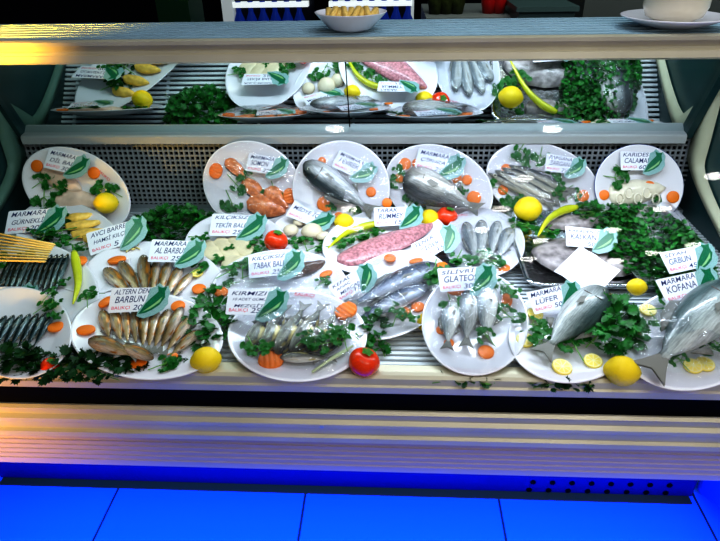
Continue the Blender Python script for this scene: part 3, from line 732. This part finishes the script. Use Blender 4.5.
carrots(D, [(405, 164, 6), (400, 178, 5), (457, 179, 5), (467, 180, 5), (474, 198, 7), (416, 163, 4)], 'on the sea bream plate')
sprigs(D, [(398, 173, 6), (396, 182, 6), (412, 202, 8), (431, 213, 8), (463, 188, 5)], 'on the sea bream plate')
film(D, .03, 3); price_tag(D, 441, 162, 54, -12, ['MARMARA', 'ÇİPURA'], '25', 'price tag reading ÇİPURA 25 on the sea bream plate', tilt=52)
E = fit(543, 184, 118, 80, -20, 62, .012); plate(E, 'white oval plate of long garfish strips in back row')
for i in range(4):
    fish('gar', E, 488+i*7, 173-i*2.5, 556+i*7, 208-i*5, 9, 'long slim garfish lying with others on the garfish plate', 'garfish on the back plate', back=1, flat=.7, bend=.0)
carrots(E, [(506, 169, 5), (503, 190, 5), (583, 196, 6)], 'on the garfish plate')
sprigs(E, [(520, 149, 8), (540, 155, 8), (522, 166, 7), (550, 181, 8), (563, 191, 8), (492, 187, 7), (510, 197, 10), (575, 195, 6)], 'on the garfish plate')
film(E, .022, 4); price_tag(E, 566, 164, 44, -8, ['ZARGANA', 'ZARGANA'], '25', 'price tag reading ZARGANA 25 on the garfish plate', tilt=52)
G_ = fit(639, 186, 90, 84, 0, 62, .012); plate(G_, 'round white plate with thin blue rim holding cream squid, back row', BLUERIM, 'round_plate')
fillet('squid', G_, 608, 196, 664, 188, 26, SQUID, 'cream squid body lying on the blue rimmed plate', 'squid')
for i in range(5):
    bm = bmesh.new(); tube(bm, [(.7*math.cos(a), math.sin(a), 0) for a in [2*PI*k/20 for k in range(20)]]+[(.7, 0, 0)], .17, 8)
    o = link('squid_ring', mesh_from(bm, 'squid_ring', SQUID)); P = G_.at(620+i*9, 199-(i % 2)*6, .014); o.matrix_world = mtx(P, G_.U, G_.N) @ Matrix.Scale(.014, 4)
    tag(o, 'cream squid ring on the blue rimmed plate', 'squid ring', 'squid rings on the blue rimmed plate')
carrots(G_, [(649, 187, 6), (673, 197, 6), (604, 195, 5)], 'on the squid plate'); sprigs(G_, [(614, 178, 9), (652, 198, 6), (622, 170, 6)], 'on the squid plate')
price_tag(G_, 643, 160, 48, 0, ['KARIDES', 'CALAMAR'], '60', 'price tag reading CALAMAR 60 on the squid plate', tilt=52)

# middle rows
TL = 7
K0 = fit(72, 244, 122, 84, -28, TL, .012); plate(K0, 'white oval plate of golden strips behind the left price tags')
for i, (x0, y0, x1, y1) in enumerate(((62, 222, 92, 214), (66, 229, 100, 222), (72, 236, 106, 231), (84, 240, 112, 238))):
    fillet('golden_cutlet', K0, x0, y0, x1, y1, 14, GOLD, 'golden yellow strip on the plate behind the left price tags', 'fish strip', 'golden strips on the left plate', th=.012, seed=i, h=.004*i)
sprigs(K0, [(62, 232, 10), (58, 219, 9), (70, 242, 9), (48, 235, 9), (84, 247, 8), (40, 228, 8)], 'on the golden strip plate', .012)
bunch(K0, 118, 247, 44, 14, .012, 'x', 1, .001)  # replaced just below
o = COL.objects[-1]; bpy.data.objects.remove(o)
for i in range(26):
    x = 104+random.uniform(0, 36); y = 252-(x-104)*.22+random.uniform(-3, 4)
    P = K0.at(x, y, .010); bm = None
    if i == 0:
        bb = bmesh.new(); tube(bb, [(-.5, 0, 0), (-.1, .04, .05), (.5, -.03, 0)], .11, 6); SHRED = mesh_from(bb, 'shred', mat('shred_yellow', (.78, .66, .22), .4))
    o = link('yellow_shred', SHRED); an = random.uniform(0, 3); o.matrix_world = mtx(P, K0.U*math.cos(an)+K0.V*math.sin(an), K0.N) @ Matrix.Scale(.016, 4)
    tag(o, 'yellow shred lying under the price tag left of the parsley', 'shred', 'yellow shreds under the tag')
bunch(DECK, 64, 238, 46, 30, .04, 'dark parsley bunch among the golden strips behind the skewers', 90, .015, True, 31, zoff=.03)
price_tag(K0, 37, 219, 66, 7, ['MARMARA', 'GÜRNEKLİT'], '20', 'price tag reading GÜRNEKLİT 20 standing on the golden strip plate', h=.035)
price_tag(K0, 118, 234, 66, 22, ['AVCI BARRE', 'HAMSİ KILÇIK'], '5', 'tilted price tag ending in 5 beside the dark parsley bunch', h=.035)
K1 = fit(38, 287, 122, 92, -12, 10, .0); plate(K1, 'white oval plate of dark anchovies with a yellow pepper at far left')
for i in range(11):
    fish('anchovy', K1, 14+i*5.4, 256-.2*i, -8+i*5.8, 300+.3*i, 8, 'slim dark anchovy in a row on the far left plate', 'anchovies on the plate with the pepper', back=-1, flat=.7)
carrots(K1, [(80, 261, 7)], 'on the plate with the yellow pepper'); pepper(K1, [(74, 252), (77, 268), (78, 285), (73, 304)], 10, 'yellow green long pepper on the anchovy plate', .005)
sprigs(K1, [(8, 262, 10), (24, 258, 8), (62, 280, 8)], 'on the plate with the yellow pepper')
# skewers
P = None
bb = bmesh.new(); tube(bb, [(-.5, 0, 0), (.48, 0, 0), (.5, 0, 0)], [.014, .014, .005], 8); SKM = mesh_from(bb, 'skewer', BAMBOO)
for i in range(9):
    a = K1.at(-22, 229+i*3.6, .045); b_ = K1.at(56-i*1.1, 246+i*2.2, .045)
    o = link('bamboo_skewer', SKM); o.matrix_world = mtx((a+b_)/2, b_-a, K1.N) @ Matrix.Diagonal(((b_-a).length, (b_-a).length, (b_-a).length, 1))
    tag(o, 'pale golden bamboo skewer in the bundle at the left edge', 'skewer', 'bamboo skewers at the left edge')
bm = bmesh.new(); lathe(bm, [(.8, 0), (1, .2), (1.05, .62), (.98, .62), (.75, .1), (.001, .08)], .075, .045, 40)
price_tag(K1, 8, 297, 66, 4, ['KARADENİZ', 'HAMSİ'], '15', 'price tag reading HAMSİ cut off by the left edge', h=.03)
K2 = fit(153, 278, 140, 76, -4, 10, .002); plate(K2, 'white oval plate of seven red mullets with wrapped right end, second row')
for i, (x0, y0, x1, y1, w) in enumerate(((105, 268, 134, 300, 13), (120, 261, 143, 300, 13), (143, 255, 146, 302, 12), (157, 259, 151, 303, 10), (169, 261, 157, 303, 11), (181, 266, 163, 303, 12), (192, 273, 168, 303, 10))):
    fish('mullet', K2, x0, y0, x1, y1, w, 'tan red mullet in the fan on the second row mullet plate', 'red mullets on the second row plate', back=1 if i < 3 else -1, flat=.6)
carrots(K2, [(117, 260, 9, .3, .6), (199, 289, 7), (91+18, 302, 5)], 'on the second row mullet plate'); sprigs(K2, [(192, 262, 8), (198, 270, 8), (95, 294, 7)], 'on the second row mullet plate')
lemslices(K2, [(197, 273, 6)], 'on the second row mullet plate')
price_tag(K2, 178, 250, 62, 0, ['MARMARA', 'AL BARBUN'], '25', 'price tag reading AL BARBUN 25 below the dark parsley bunch', h=.038)
K3 = fit(236, 244, 104, 66, 0, TL, .0); plate(K3, 'white oval plate of beige skinless fillets under the salmon plate')
for i, (x0, y0, x1, y1) in enumerate(((203, 243, 222, 262), (218, 240, 238, 262), (232, 238, 254, 258), (222, 262, 256, 264))):
    fillet('beige_fillet', K3, x0, y0, x1, y1, 25, BEIGE, 'beige skinless fish fillet on the plate below the salmon', 'fillet', 'beige fillets below the salmon', seed=i, th=.010, h=.002*i)
sprigs(K3, [(199, 238, 8), (213, 262, 8), (228, 248, 5), (253, 240, 9), (258, 248, 9), (262, 252, 8)], 'on the beige fillet plate', .008)
price_tag(K3, 239, 224, 62, 0, ['KILÇIKSIZ', 'TEKİR BALIK'], '25', 'price tag reading TEKİR BALIK 25 between parsley and salmon steak', h=.036)
ball('tomato', K3, 276, 241, 12, TOMATO, 'red tomato behind the middle price tag, beside the mushrooms', 'tomato', 'tomato', .006)
K4 = fit(309, 234, 74, 44, -10, TL, .006); plate(K4, 'small white plate of cream mushrooms below the sea bass')
def mushroom(fr, px, py, rpx, label):
    P = fr.at(px, py, .004); r = rpx/scale_at(P)
    bm = bmesh.new(); lathe(bm, [(.02, 1.0), (.5, .92), (.85, .65), (1.0, .3), (.92, .12), (.4, .15)], 1, 1, 24)
    o = obj('mushroom', bm, MUSH, None, True); o.matrix_world = mtx(P+fr.N*.002, fr.U, fr.N) @ Matrix.Rotation(random.uniform(-.4, .4), 4, 'X') @ Matrix.Scale(r, 4)
    bm = bmesh.new(); lathe(bm, [(.3, 0), (.32, .05), (.28, .3)], 1, 1, 16); obj('stalk', bm, MUSH, o, True); tag(o, label, 'mushroom')
mushroom(K4, 291, 233, 8, 'round cream mushroom beside the tomato'); mushroom(K4, 300, 225, 7, 'small cream mushroom under the slanted green tag')
mushroom(K4, 312, 235, 11, 'largest cream mushroom on the mushroom plate'); mushroom(K4, 324, 240, 8, 'cream mushroom nearest the long yellow pepper')
sprigs(K4, [(305, 246, 9), (318, 248, 9), (296, 242, 6), (330, 250, 8)], 'on the mushroom plate')
price_tag(K4, 312, 215, 52, -24, ['MİDYE İÇ'], '', 'slanted price tag lying above the mushrooms', h=.034)
K5 = fit(385, 240, 126, 66, 8, TL, .010); plate(K5, 'white oval plate holding a long pink fillet with a green pepper')
f_ = fillet('pink_fillet', K5, 338, 263, 432, 226, 34, PINK, 'long pink red fish fillet with dark hole near its wide end', 'fillet', th=.014, seed=9)
bm = bmesh.new(); bmesh.ops.create_uvsphere(bm, u_segments=12, v_segments=6, radius=.005); o = obj('dark_hole', bm, SKIN, f_); o.location = (.035, .004, .0135); o.scale = (1.2, .8, .3)
pepper(K5, [(383, 223), (362, 227), (345, 234), (328, 248)], 8, 'yellow green long pepper above the pink fillet', .008)
sprigs(K5, [(366, 234, 9), (352, 238, 8), (337, 246, 9), (378, 230, 7)], 'on the pink fillet plate')
price_tag(K5, 399, 215, 54, 4, ['TARAK', 'RUMMEY'], '15', 'price tag reading RUMMEY 15 between sea bass and sea bream plates', h=.035)
price_tag(K5, 437, 241, 54, 32, ['FENER', 'CİĞER'], '15', 'steeply tilted price tag at the wide end of the pink fillet', h=.03)
# half tomato by bream
ball('tomato', DECK, 447, 217, 11, TOMATO, 'red tomato tucked between sea bream plate and silver fish plate', 'tomato', 'tomato', .025)
ball('lemon', DECK, 429, 219, 10, LEMON, 'lemon tucked beside the tomato just below the sea bream', 'lemon', 'lemon', .025)
ball('lemon', DECK, 344, 222, 9, LEMON, 'lemon tucked under the tail of the sea bass', 'lemon', 'lemon', .03)
K6 = fit(484, 241, 82, 68, -8, TL, .008); plate(K6, 'white plate of four silver fish under cling film, centre right'); rim_text(K6, 461, 216, 14, 12)
for i, (x0, y0, x1, y1) in enumerate(((466, 222, 478, 266), (482, 220, 480, 264), (498, 221, 490, 262), (511, 228, 497, 262))):
    fish('silver', K6, x0, y0, x1, y1, 13, 'bright silver fish standing in a row of four on the wrapped plate', 'four silver fish on wrapped plate', back=-1, flat=.55)
sprigs(K6, [(458, 258, 10), (468, 262, 8), (493, 262, 9), (484, 256, 7)], 'on the four silver fish plate', .012); carrots(K6, [(504, 268, 6)], 'on the four silver fish plate')
film(K6, .028, 6)
ball('lemon', DECK, 528, 209, 13, LEMON, 'whole yellow lemon between the garfish plate and the foil tray', 'lemon', 'lemon', .045)
pepper(DECK, [(577, 207), (562, 211), (548, 220), (538, 236)], 9, 'yellow green long pepper beside the lemon above the foil tray', .06)
sprigs(DECK, [(530, 228, 14), (545, 232, 12), (520, 224, 9), (536, 220, 8)], 'under the lemon above the foil tray', .04)
carrots(DECK, [(546, 222, 5)], 'beside the lemon above the foil tray')
# second-to-front row
K7 = fit(279, 288, 138, 80, 4, 10, .006); plate(K7, 'white oval plate with brown cuttlefish under the middle price tag')
fillet('cuttlefish', K7, 290, 276, 325, 262, 16, mat('cuttle_brown', (.12, .07, .05), .25, 0, .4, 60, coat=.5), 'dark brown glossy cuttlefish on the middle plate', 'cuttlefish', th=.016)
carrots(K7, [(221, 292, 7), (326, 274, 7, .6, .6)], 'on the cuttlefish plate'); sprigs(K7, [(228, 274, 9), (243, 270, 10), (252, 276, 8), (322, 284, 7), (232, 284, 6)], 'on the cuttlefish plate')
film(K7, .026, 7, .95, .012); price_tag(K7, 277, 263, 62, 8, ['KILÇIKSIZ', 'TABAK BALIK'], '25', 'price tag reading TABAK BALIK 25 below the tomato', h=.038)
K8 = fit(392, 293, 124, 82, 24, 10, .004); plate(K8, 'white oval plate with two blue grey bonitos in the middle')
fish('bonito', K8, 436, 264, 340, 310, 25, 'upper blue grey bonito on the middle oval plate', back=-1)
fish('bonito', K8, 428, 284, 345, 326, 22, 'lower blue grey bonito nearer the front on middle plate', back=-1)
carrots(K8, [(390, 258, 6), (416, 261, 7, .2, .5), (442, 266, 6), (404, 312, 7), (418, 307, 7)], 'on the bonito plate')
sprigs(K8, [(424, 279, 13), (434, 270, 12), (438, 282, 10), (396, 318, 9), (388, 309, 8), (412, 316, 7)], 'on the bonito plate', .018)
film(K8, .032, 8, .94, .012); price_tag(K8, 354, 281, 54, 36, ['KEFAL', 'ANAÇ', 'MERCAN'], '15', 'steeply tilted price tag reading MERCAN 15 left of the bonitos', h=.035)
# foil tray with turbot
cc = hit_z(580, 251, DZ+.018); T_ = Frame(cc, math.radians(3))
a = T_.P; w0 = 64/scale_at(cc); d0 = .175
bm = bmesh.new()
def rr(w, d, z, k=6):
    out = []
    for (sx, sy) in ((1, 1), (-1, 1), (-1, -1), (1, -1)):
        for i in range(k):
            q = (i/(k-1))*PI/2 + {(1, 1): 0, (-1, 1): PI/2, (-1, -1): PI, (1, -1): 1.5*PI}[(sx, sy)]
            out.append(bm.verts.new((sx*(w-.03)+.03*math.cos(q), sy*(d-.03)+.03*math.sin(q), z + .0015*math.sin(i*9+sx*3))))
    return out
L_ = [rr(w0-.012, d0-.012, 0), rr(w0, d0, .022), rr(w0+.008, d0+.008, .022), rr(w0+.008, d0+.008, .020), rr(w0-.008, d0-.008, -.002)]
bm.faces.new(L_[0])
for i in range(4):
    for k in range(24): bm.faces.new((L_[i][k], L_[i][(k+1) % 24], L_[i+1][(k+1) % 24], L_[i+1][k]))
o = link('foil_tray', mesh_from(bm, 'foil_tray', FOIL)); o.matrix_world = mtx(T_.P, T_.U, T_.N); tag(o, 'silver foil tray of grey turbot with parsley, right of centre', 'tray')
for i, (x0, y0, x1, y1, w) in enumerate(((538, 262, 620, 244, 62), (545, 225, 605, 222, 26), (600, 272, 640, 262, 30))):
    fillet('turbot_piece', T_, x0, y0, x1, y1, w, TURBOT, ['large grey pink turbot piece with rough skin in foil tray', 'grey turbot piece at the back of the foil tray', 'grey turbot piece beside the white paper'][i], 'turbot', th=.022, h=.003, seed=20+i)
bm = bmesh.new(); G = 10
vs = [[bm.verts.new(((i/G-.5), (j/G-.5), .06*noise.noise(Vector((i*.35, j*.35, 3)))+.03*abs(i/G-.5))) for j in range(G+1)] for i in range(G+1)]
for i in range(G):
    for j in range(G): bm.faces.new((vs[i][j], vs[i+1][j], vs[i+1][j+1], vs[i][j+1]))
P = T_.at(587, 271, .045); o = link('paper_napkin', mesh_from(bm, 'paper_napkin', PAPER)); tt = math.radians(22); nn = Vector((0, -math.sin(tt), math.cos(tt)))
o.matrix_world = mtx(P, Vector((1, .9, .5)), nn) @ Matrix.Scale(.105, 4); tag(o, 'white paper square lying cornerwise on the grey turbot', 'paper')
bunch(DECK, 650, 250, 104, 92, .075, 'huge dark green parsley bunch on the foil tray at right', 2000, .013, False, 3, zoff=.02)
bunch(T_, 600, 215, 60, 18, .03, 'small feathery parsley bunch at the back of the foil tray', 110, .014, False, 5, zoff=.02)
price_tag(T_, 592, 237, 56, -4, ['KARADENİZ', 'KALKAN'], '500', 'price tag reading KALKAN 500 on the foil tray', h=.05)
price_tag(T_, 690, 257, 60, 14, ['SİYAH', 'GRBUN'], '45', 'price tag reading GRBUN 45 right of the parsley', h=.085)
K9 = fit(658, 242, 72, 88, 14, 5, .0); plate(K9, 'white oval plate of one silver fish behind the big parsley at right')
fish('bream', K9, 650, 208, 668, 270, 34, 'silver grey fish under the bulging film behind the big parsley', back=1)
film(K9, .05, 14)

# front row
R0 = fit(18, 331, 108, 92, 0, 12, .0); plate(R0, 'white oval plate of dark slim anchovies at front left corner')
for i in range(8):
    fish('anchovy', R0, 54-i*8, 312+i*.6, 30-i*8, 352+i*.5, 7, 'slim silver blue anchovy on the front left corner plate', 'anchovies on the front left corner plate', back=-1, flat=.7)
carrots(R0, [(56, 327, 8, .5, .8)], 'on the front left anchovy plate'); sprigs(R0, [(53, 303, 8), (56, 314, 7), (44, 308, 8), (49, 296, 7)], 'on the front left anchovy plate', .008)
R1 = fit(146, 334, 154, 88, -3, 12, .0); plate(R1, 'large white oval plate of red mullets at front left')
FL = [(102, 310, 110, 342, 11), (113, 309, 122, 346, 11), (125, 309, 128, 348, 9), (134, 310, 136, 350, 10), (146, 312, 142, 352, 11), (157, 311, 147, 353, 11), (169, 309, 152, 354, 11), (182, 307, 157, 355, 13), (192, 316, 162, 357, 12), (200, 330, 165, 360, 11)]
for i, (x0, y0, x1, y1, w) in enumerate(FL):
    fish('mullet', R1, x0, y0, x1, y1, w, 'tan red mullet in the fan on the front mullet plate', 'fanned red mullets on the front plate', back=1 if i < 4 else -1, flat=.6)
fish('mullet', R1, 89, 339, 140, 358, 17, 'largest red mullet lying across the tails on the front plate', back=1, h=.012)
fish('mullet', R1, 153, 359, 108, 340, 12, 'smaller red mullet lying crosswise beside the front carrot slice', back=-1, h=.014)
carrots(R1, [(86, 330, 9, .2, .7), (106, 302, 8, 1, .7), (138, 363, 9, .1, .8), (171, 357, 7, .3, .7), (178, 306, 7)], 'on the front mullet plate')
sprigs(R1, [(88, 296+4, 8), (163, 366, 10), (172, 362, 8)], 'on the front mullet plate')
price_tag(R1, 140, 298, 66, 4, ['ALTERN DEN', 'BARBUN'], '20', 'price tag reading BARBUN 20 between the two mullet plates', h=.036)
R2 = fit(297, 334, 140, 92, 0, 12, .0); plate(R2, 'large white oval plate of horse mackerels under film at front centre'); rim_text(R2, 304, 297, 20, -6)
for i, (x0, y0, x1, y1, w) in enumerate(((249, 350, 270, 308, 17), (262, 353, 288, 303, 18), (277, 354, 306, 302, 18), (292, 354, 324, 302, 18), (307, 353, 340, 308, 18), (322, 352, 352, 316, 16))):
    fish('mackerel', R2, x0, y0, x1, y1, w, 'grey horse mackerel in the slanting row on the front centre plate', 'slanting horse mackerels on front centre plate', back=-1, flat=.6)
fish('mackerel', R2, 280, 357, 338, 358, 12, 'single horse mackerel lying along the front rim', back=1, h=.006)
carrots(R2, [(271, 360, 13, .2), (346, 311, 12, .8)], 'on the horse mackerel plate', True)
sprigs(R2, [(313, 338, 10), (325, 334, 10), (336, 338, 9), (345, 342, 9), (322, 345, 10), (304, 340, 8), (252, 346, 10), (262, 350, 9), (350, 334, 8)], 'on the horse mackerel plate', .03)
for i in range(3):
    bm = bmesh.new(); a = R2.at(312+i*4, 372-i*3, .008); b_ = R2.at(345+i*4, 352-i*3, .012); tube(bm, [(0, 0, 0), tuple((b_-a)*.5+Vector((0, 0, .003))), tuple(b_-a)], .0025, 8)
    o = obj('spring_onion', bm, ONION, None, True); o.location = a; tag(o, 'pale green spring onion stalk at the front right of mackerel plate', 'spring onion', 'spring onion stalks on the mackerel plate')
film(R2, .03, 9, .95, .010); price_tag(R2, 258, 301, 68, 0, ['KIRMIZI', '10 ADET GÜMÜŞ', 'MEZGİT'], '25', 'price tag reading MEZGİT 25 on the front centre plate', h=.045)
R3 = fit(475, 321, 107, 105, 0, 16, .002); plate(R3, 'round white plate of whitish wrapped fish right of centre, front row', None, 'round_plate')
for i, (x0, y0, x1, y1, w) in enumerate(((453, 300, 447, 350, 18), (470, 290, 466, 348, 20), (488, 283, 486, 345, 20))):
    fish('silver', R3, x0, y0, x1, y1, w, 'whitish silver fish laid side by side on the round front plate', 'three silver fish on the round plate', back=-1, flat=.6)
carrots(R3, [(459, 291, 12, 0, .45), (507, 300, 9, 1.4, .6), (441, 330, 5), (449, 343, 5), (486, 352, 8)], 'on the round front plate')
sprigs(R3, [(450, 303, 10), (501, 286, 9), (510, 290, 9), (505, 314, 9), (514, 318, 8), (487, 338, 9)], 'on the round front plate', .012)
film(R3, .038, 10, .97, .010); price_tag(R3, 468, 277, 64, 6, ['SİLİVRİ', 'GLATEOS'], '30', 'price tag reading GLATEOS 30 on the round front plate', h=.035)
R4 = fit(572, 332, 128, 98, 5, 12, .0); plate(R4, 'white oval plate with one bluefish and lemon slices at front right')
fish('blue', R4, 604, 288, 540, 356, 38, 'whole blue grey bluefish with head up on the front right plate', back=1, flat=.55)
lemslices(R4, [(562, 367, 10), (593, 361, 9), (535, 314, 8), (525, 340, 9), (581, 296, 6)], 'on the bluefish plate')
sprigs(R4, [(537, 331, 12), (541, 342, 10), (532, 326, 9), (575, 348, 12), (584, 342, 10), (555, 345, 8)], 'on the bluefish plate', .012)
price_tag(R4, 556, 296, 60, 16, ['MARMARA', 'LÜFER'], '50', 'price tag reading LÜFER 50 left of the bluefish head', h=.035)
bunch(R4, 610, 328, 62, 52, .04, 'fresh parsley bunch between the bluefish and the rightmost fish', 150, .022, False, 11, zoff=.014)
R5 = fit(692, 336, 142, 104, 8, 12, .004); plate(R5, 'white oval plate with one big fish at the front right corner')
fish('blue', R5, 738, 284, 646, 374, 46, 'big grey bluefish running down to its tail at the front right corner', back=-1, flat=.5)
lemslices(R5, [(648, 310, 8), (641, 328, 7), (693, 366, 9), (705, 364, 9), (676, 304, 7)], 'on the front right corner plate')
sprigs(R5, [(664, 310, 11), (656, 322, 9), (680, 362, 9), (672, 358, 8), (708, 348, 10), (716, 344, 9), (668, 300, 9)], 'on the front right corner plate', .02)
film(R5, .035, 12, .95, .012); price_tag(R5, 690, 284, 68, 16, ['MARMARA', 'KOFANA'], '35', 'price tag reading KOFANA 35 above the big fish at right', h=.04)
# loose things on the slats
bunch(DECK, 173, 230, 88, 34, .06, 'dark flat parsley bunch on the slats left of the salmon plate', 420, .019, False, 21)
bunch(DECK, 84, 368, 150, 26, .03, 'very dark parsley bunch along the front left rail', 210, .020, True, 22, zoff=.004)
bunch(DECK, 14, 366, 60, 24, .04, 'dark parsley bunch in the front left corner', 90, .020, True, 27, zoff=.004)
bunch(DECK, 215, 322, 70, 62, .05, 'parsley bunch between mullet plate and horse mackerel plate', 190, .018, False, 23, zoff=.015)
bunch(DECK, 371, 338, 40, 42, .05, 'parsley bunch behind the front tomato', 100, .018, False, 24, zoff=.0)
bunch(DECK, 184, 366, 34, 10, .015, 'small parsley sprig pile left of the front lemon', 40, .018, True, 25)
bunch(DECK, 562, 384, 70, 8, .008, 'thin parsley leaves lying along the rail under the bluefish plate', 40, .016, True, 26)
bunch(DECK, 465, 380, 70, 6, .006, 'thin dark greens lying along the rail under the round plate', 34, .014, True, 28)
ball('lemon', DECK, 206, 360, 14, LEMON, 'whole lemon at the front rail beside the mackerel plate', 'lemon', 'lemon')
ball('lemon', DECK, 622, 371, 16, LEMON, 'largest whole lemon at the front rail on the right', 'lemon', 'lemon')
ball('lemon', DECK, 428, 322, 11, LEMON, 'lemon half hidden behind the round white plate', 'lemon', 'lemon')
ball('lemon', DECK, 637, 287, 9, LEMON, 'small lemon half hidden under the big parsley at right', 'lemon', 'lemon', .05)
ball('tomato', DECK, 364, 362, 16, TOMATO, 'red tomato at the front rail right of the mackerel plate', 'tomato', 'tomato')
ball('tomato', DECK, 50, 366, 9, TOMATO, 'dark red tomato half buried in front left parsley', 'tomato', 'tomato')

# ------------------------------------------------------------------ lights
def area(name, loc, target, sx, sy, power, col):
    d = bpy.data.lights.new(name, 'AREA'); d.shape = 'RECTANGLE'; d.size = sx; d.size_y = sy; d.energy = power; d.color = col
    o = bpy.data.objects.new(name, d); COL.objects.link(o); o.location = loc
    o.rotation_euler = (Vector(target)-Vector(loc)).to_track_quat('-Z', 'Y').to_euler(); o.visible_glossy = name.startswith('case'); return o
xc = (XL+XR)/2
area('case_tube', (.25, 1.26, 1.292), (.25, 1.22, .8), 1.25, .03, 4.6, (.80, .88, 1))
area('case_tube_left', (-.68, 1.26, 1.292), (-.68, 1.25, .8), .5, .03, .6, (.75, 1, .9))
area('ceiling_fill', (.35, .3, 2.78), (.35, 1.2, .8), 1.6, .5, 9, (.82, .88, 1))  # added overhead fill, no visible fitting, kept out of reflections
area('warm_side', (-1.3, .45, 1.40), (-1.0, 1.22, 1.345), .5, .03, 1.5, (1, .52, .04)).data.spread = math.radians(14)
area('warm_low', (-1.4, .0, .72), (-1.0, .87, .71), .4, .1, 1.7, (1, .5, .05)).data.spread = math.radians(36)
area('front_soft', (.5, -.8, 1.5), (.4, 1, .7), 1.8, .8, 10, (1, .86, .75))
area('back_room_fill', (1.0, 1.7, 2.2), (.9, 2.4, 1.0), .8, .3, 5, (.9, 1, .95))  # added fill to lift the cupboards behind, no visible source
area('ledge_fill', (.3, 1.45, 2.6), (.2, 1.4, 1.35), 2.4, .3, 9, (.85, .93, 1))  # added fill that brightens the top ledge, no visible source
area('blue_under', (0, 1.10, .40), (0, .95, 0), 2.6, .08, 22, (.0, .12, 1))
area('blue_front', (0, .55, .5), (0, .8, 0), 2.6, .2, 9, (0, .14, 1))
EMI = mat('downlight_glow', (1, 1, 1), .5, emit=(1, .97, .9), es=60)
gp = hit_y(335, 129, 1.1)
bm = bmesh.new(); box(bm, -3, 3, -5, 2.2, 2.85, 2.9); tag(obj('ceiling', bm, mat('ceiling_dark', (.02, .02, .02), .8)), kind='structure')
for px, py in ((335, 129), (552, 129), (525, 178), (714, 176), (349, 209), (501, 209), (662, 209), (356, 228), (481, 230), (613, 230), (540, 241), (693, 245), (653, 253), (528, 259), (616, 261)):
    # bounce the sight line off the glass plane to find the fitting on the ceiling
    Q = hitp(px, py, Vector((0, .885, .812)), gn); d = ray(px, py); rf = d - gn*2*d.dot(gn); C_ = Q + rf*((2.84-Q.z)/rf.z)
    bm = bmesh.new(); lathe(bm, [(.001, 0), (1, 0)], .052, .026, 24, cap0=False); o = obj('downlight', bm, EMI); o.location = C_
    tag(o, 'round bright downlight set in the ceiling above the counter', 'light', 'ceiling downlights')
w = bpy.data.worlds.new('world'); S.world = w; w.use_nodes = True; w.node_tree.nodes['Background'].inputs[0].default_value = (.3, .45, .6, 1); w.node_tree.nodes['Background'].inputs[1].default_value = .06
S.view_settings.view_transform = 'Standard'; S.view_settings.exposure = .08
try: S.view_settings.look = 'High Contrast'
except Exception as ex: print('LOOK', ex)
S.cycles.transparent_max_bounces = 16; S.cycles.max_bounces = 8
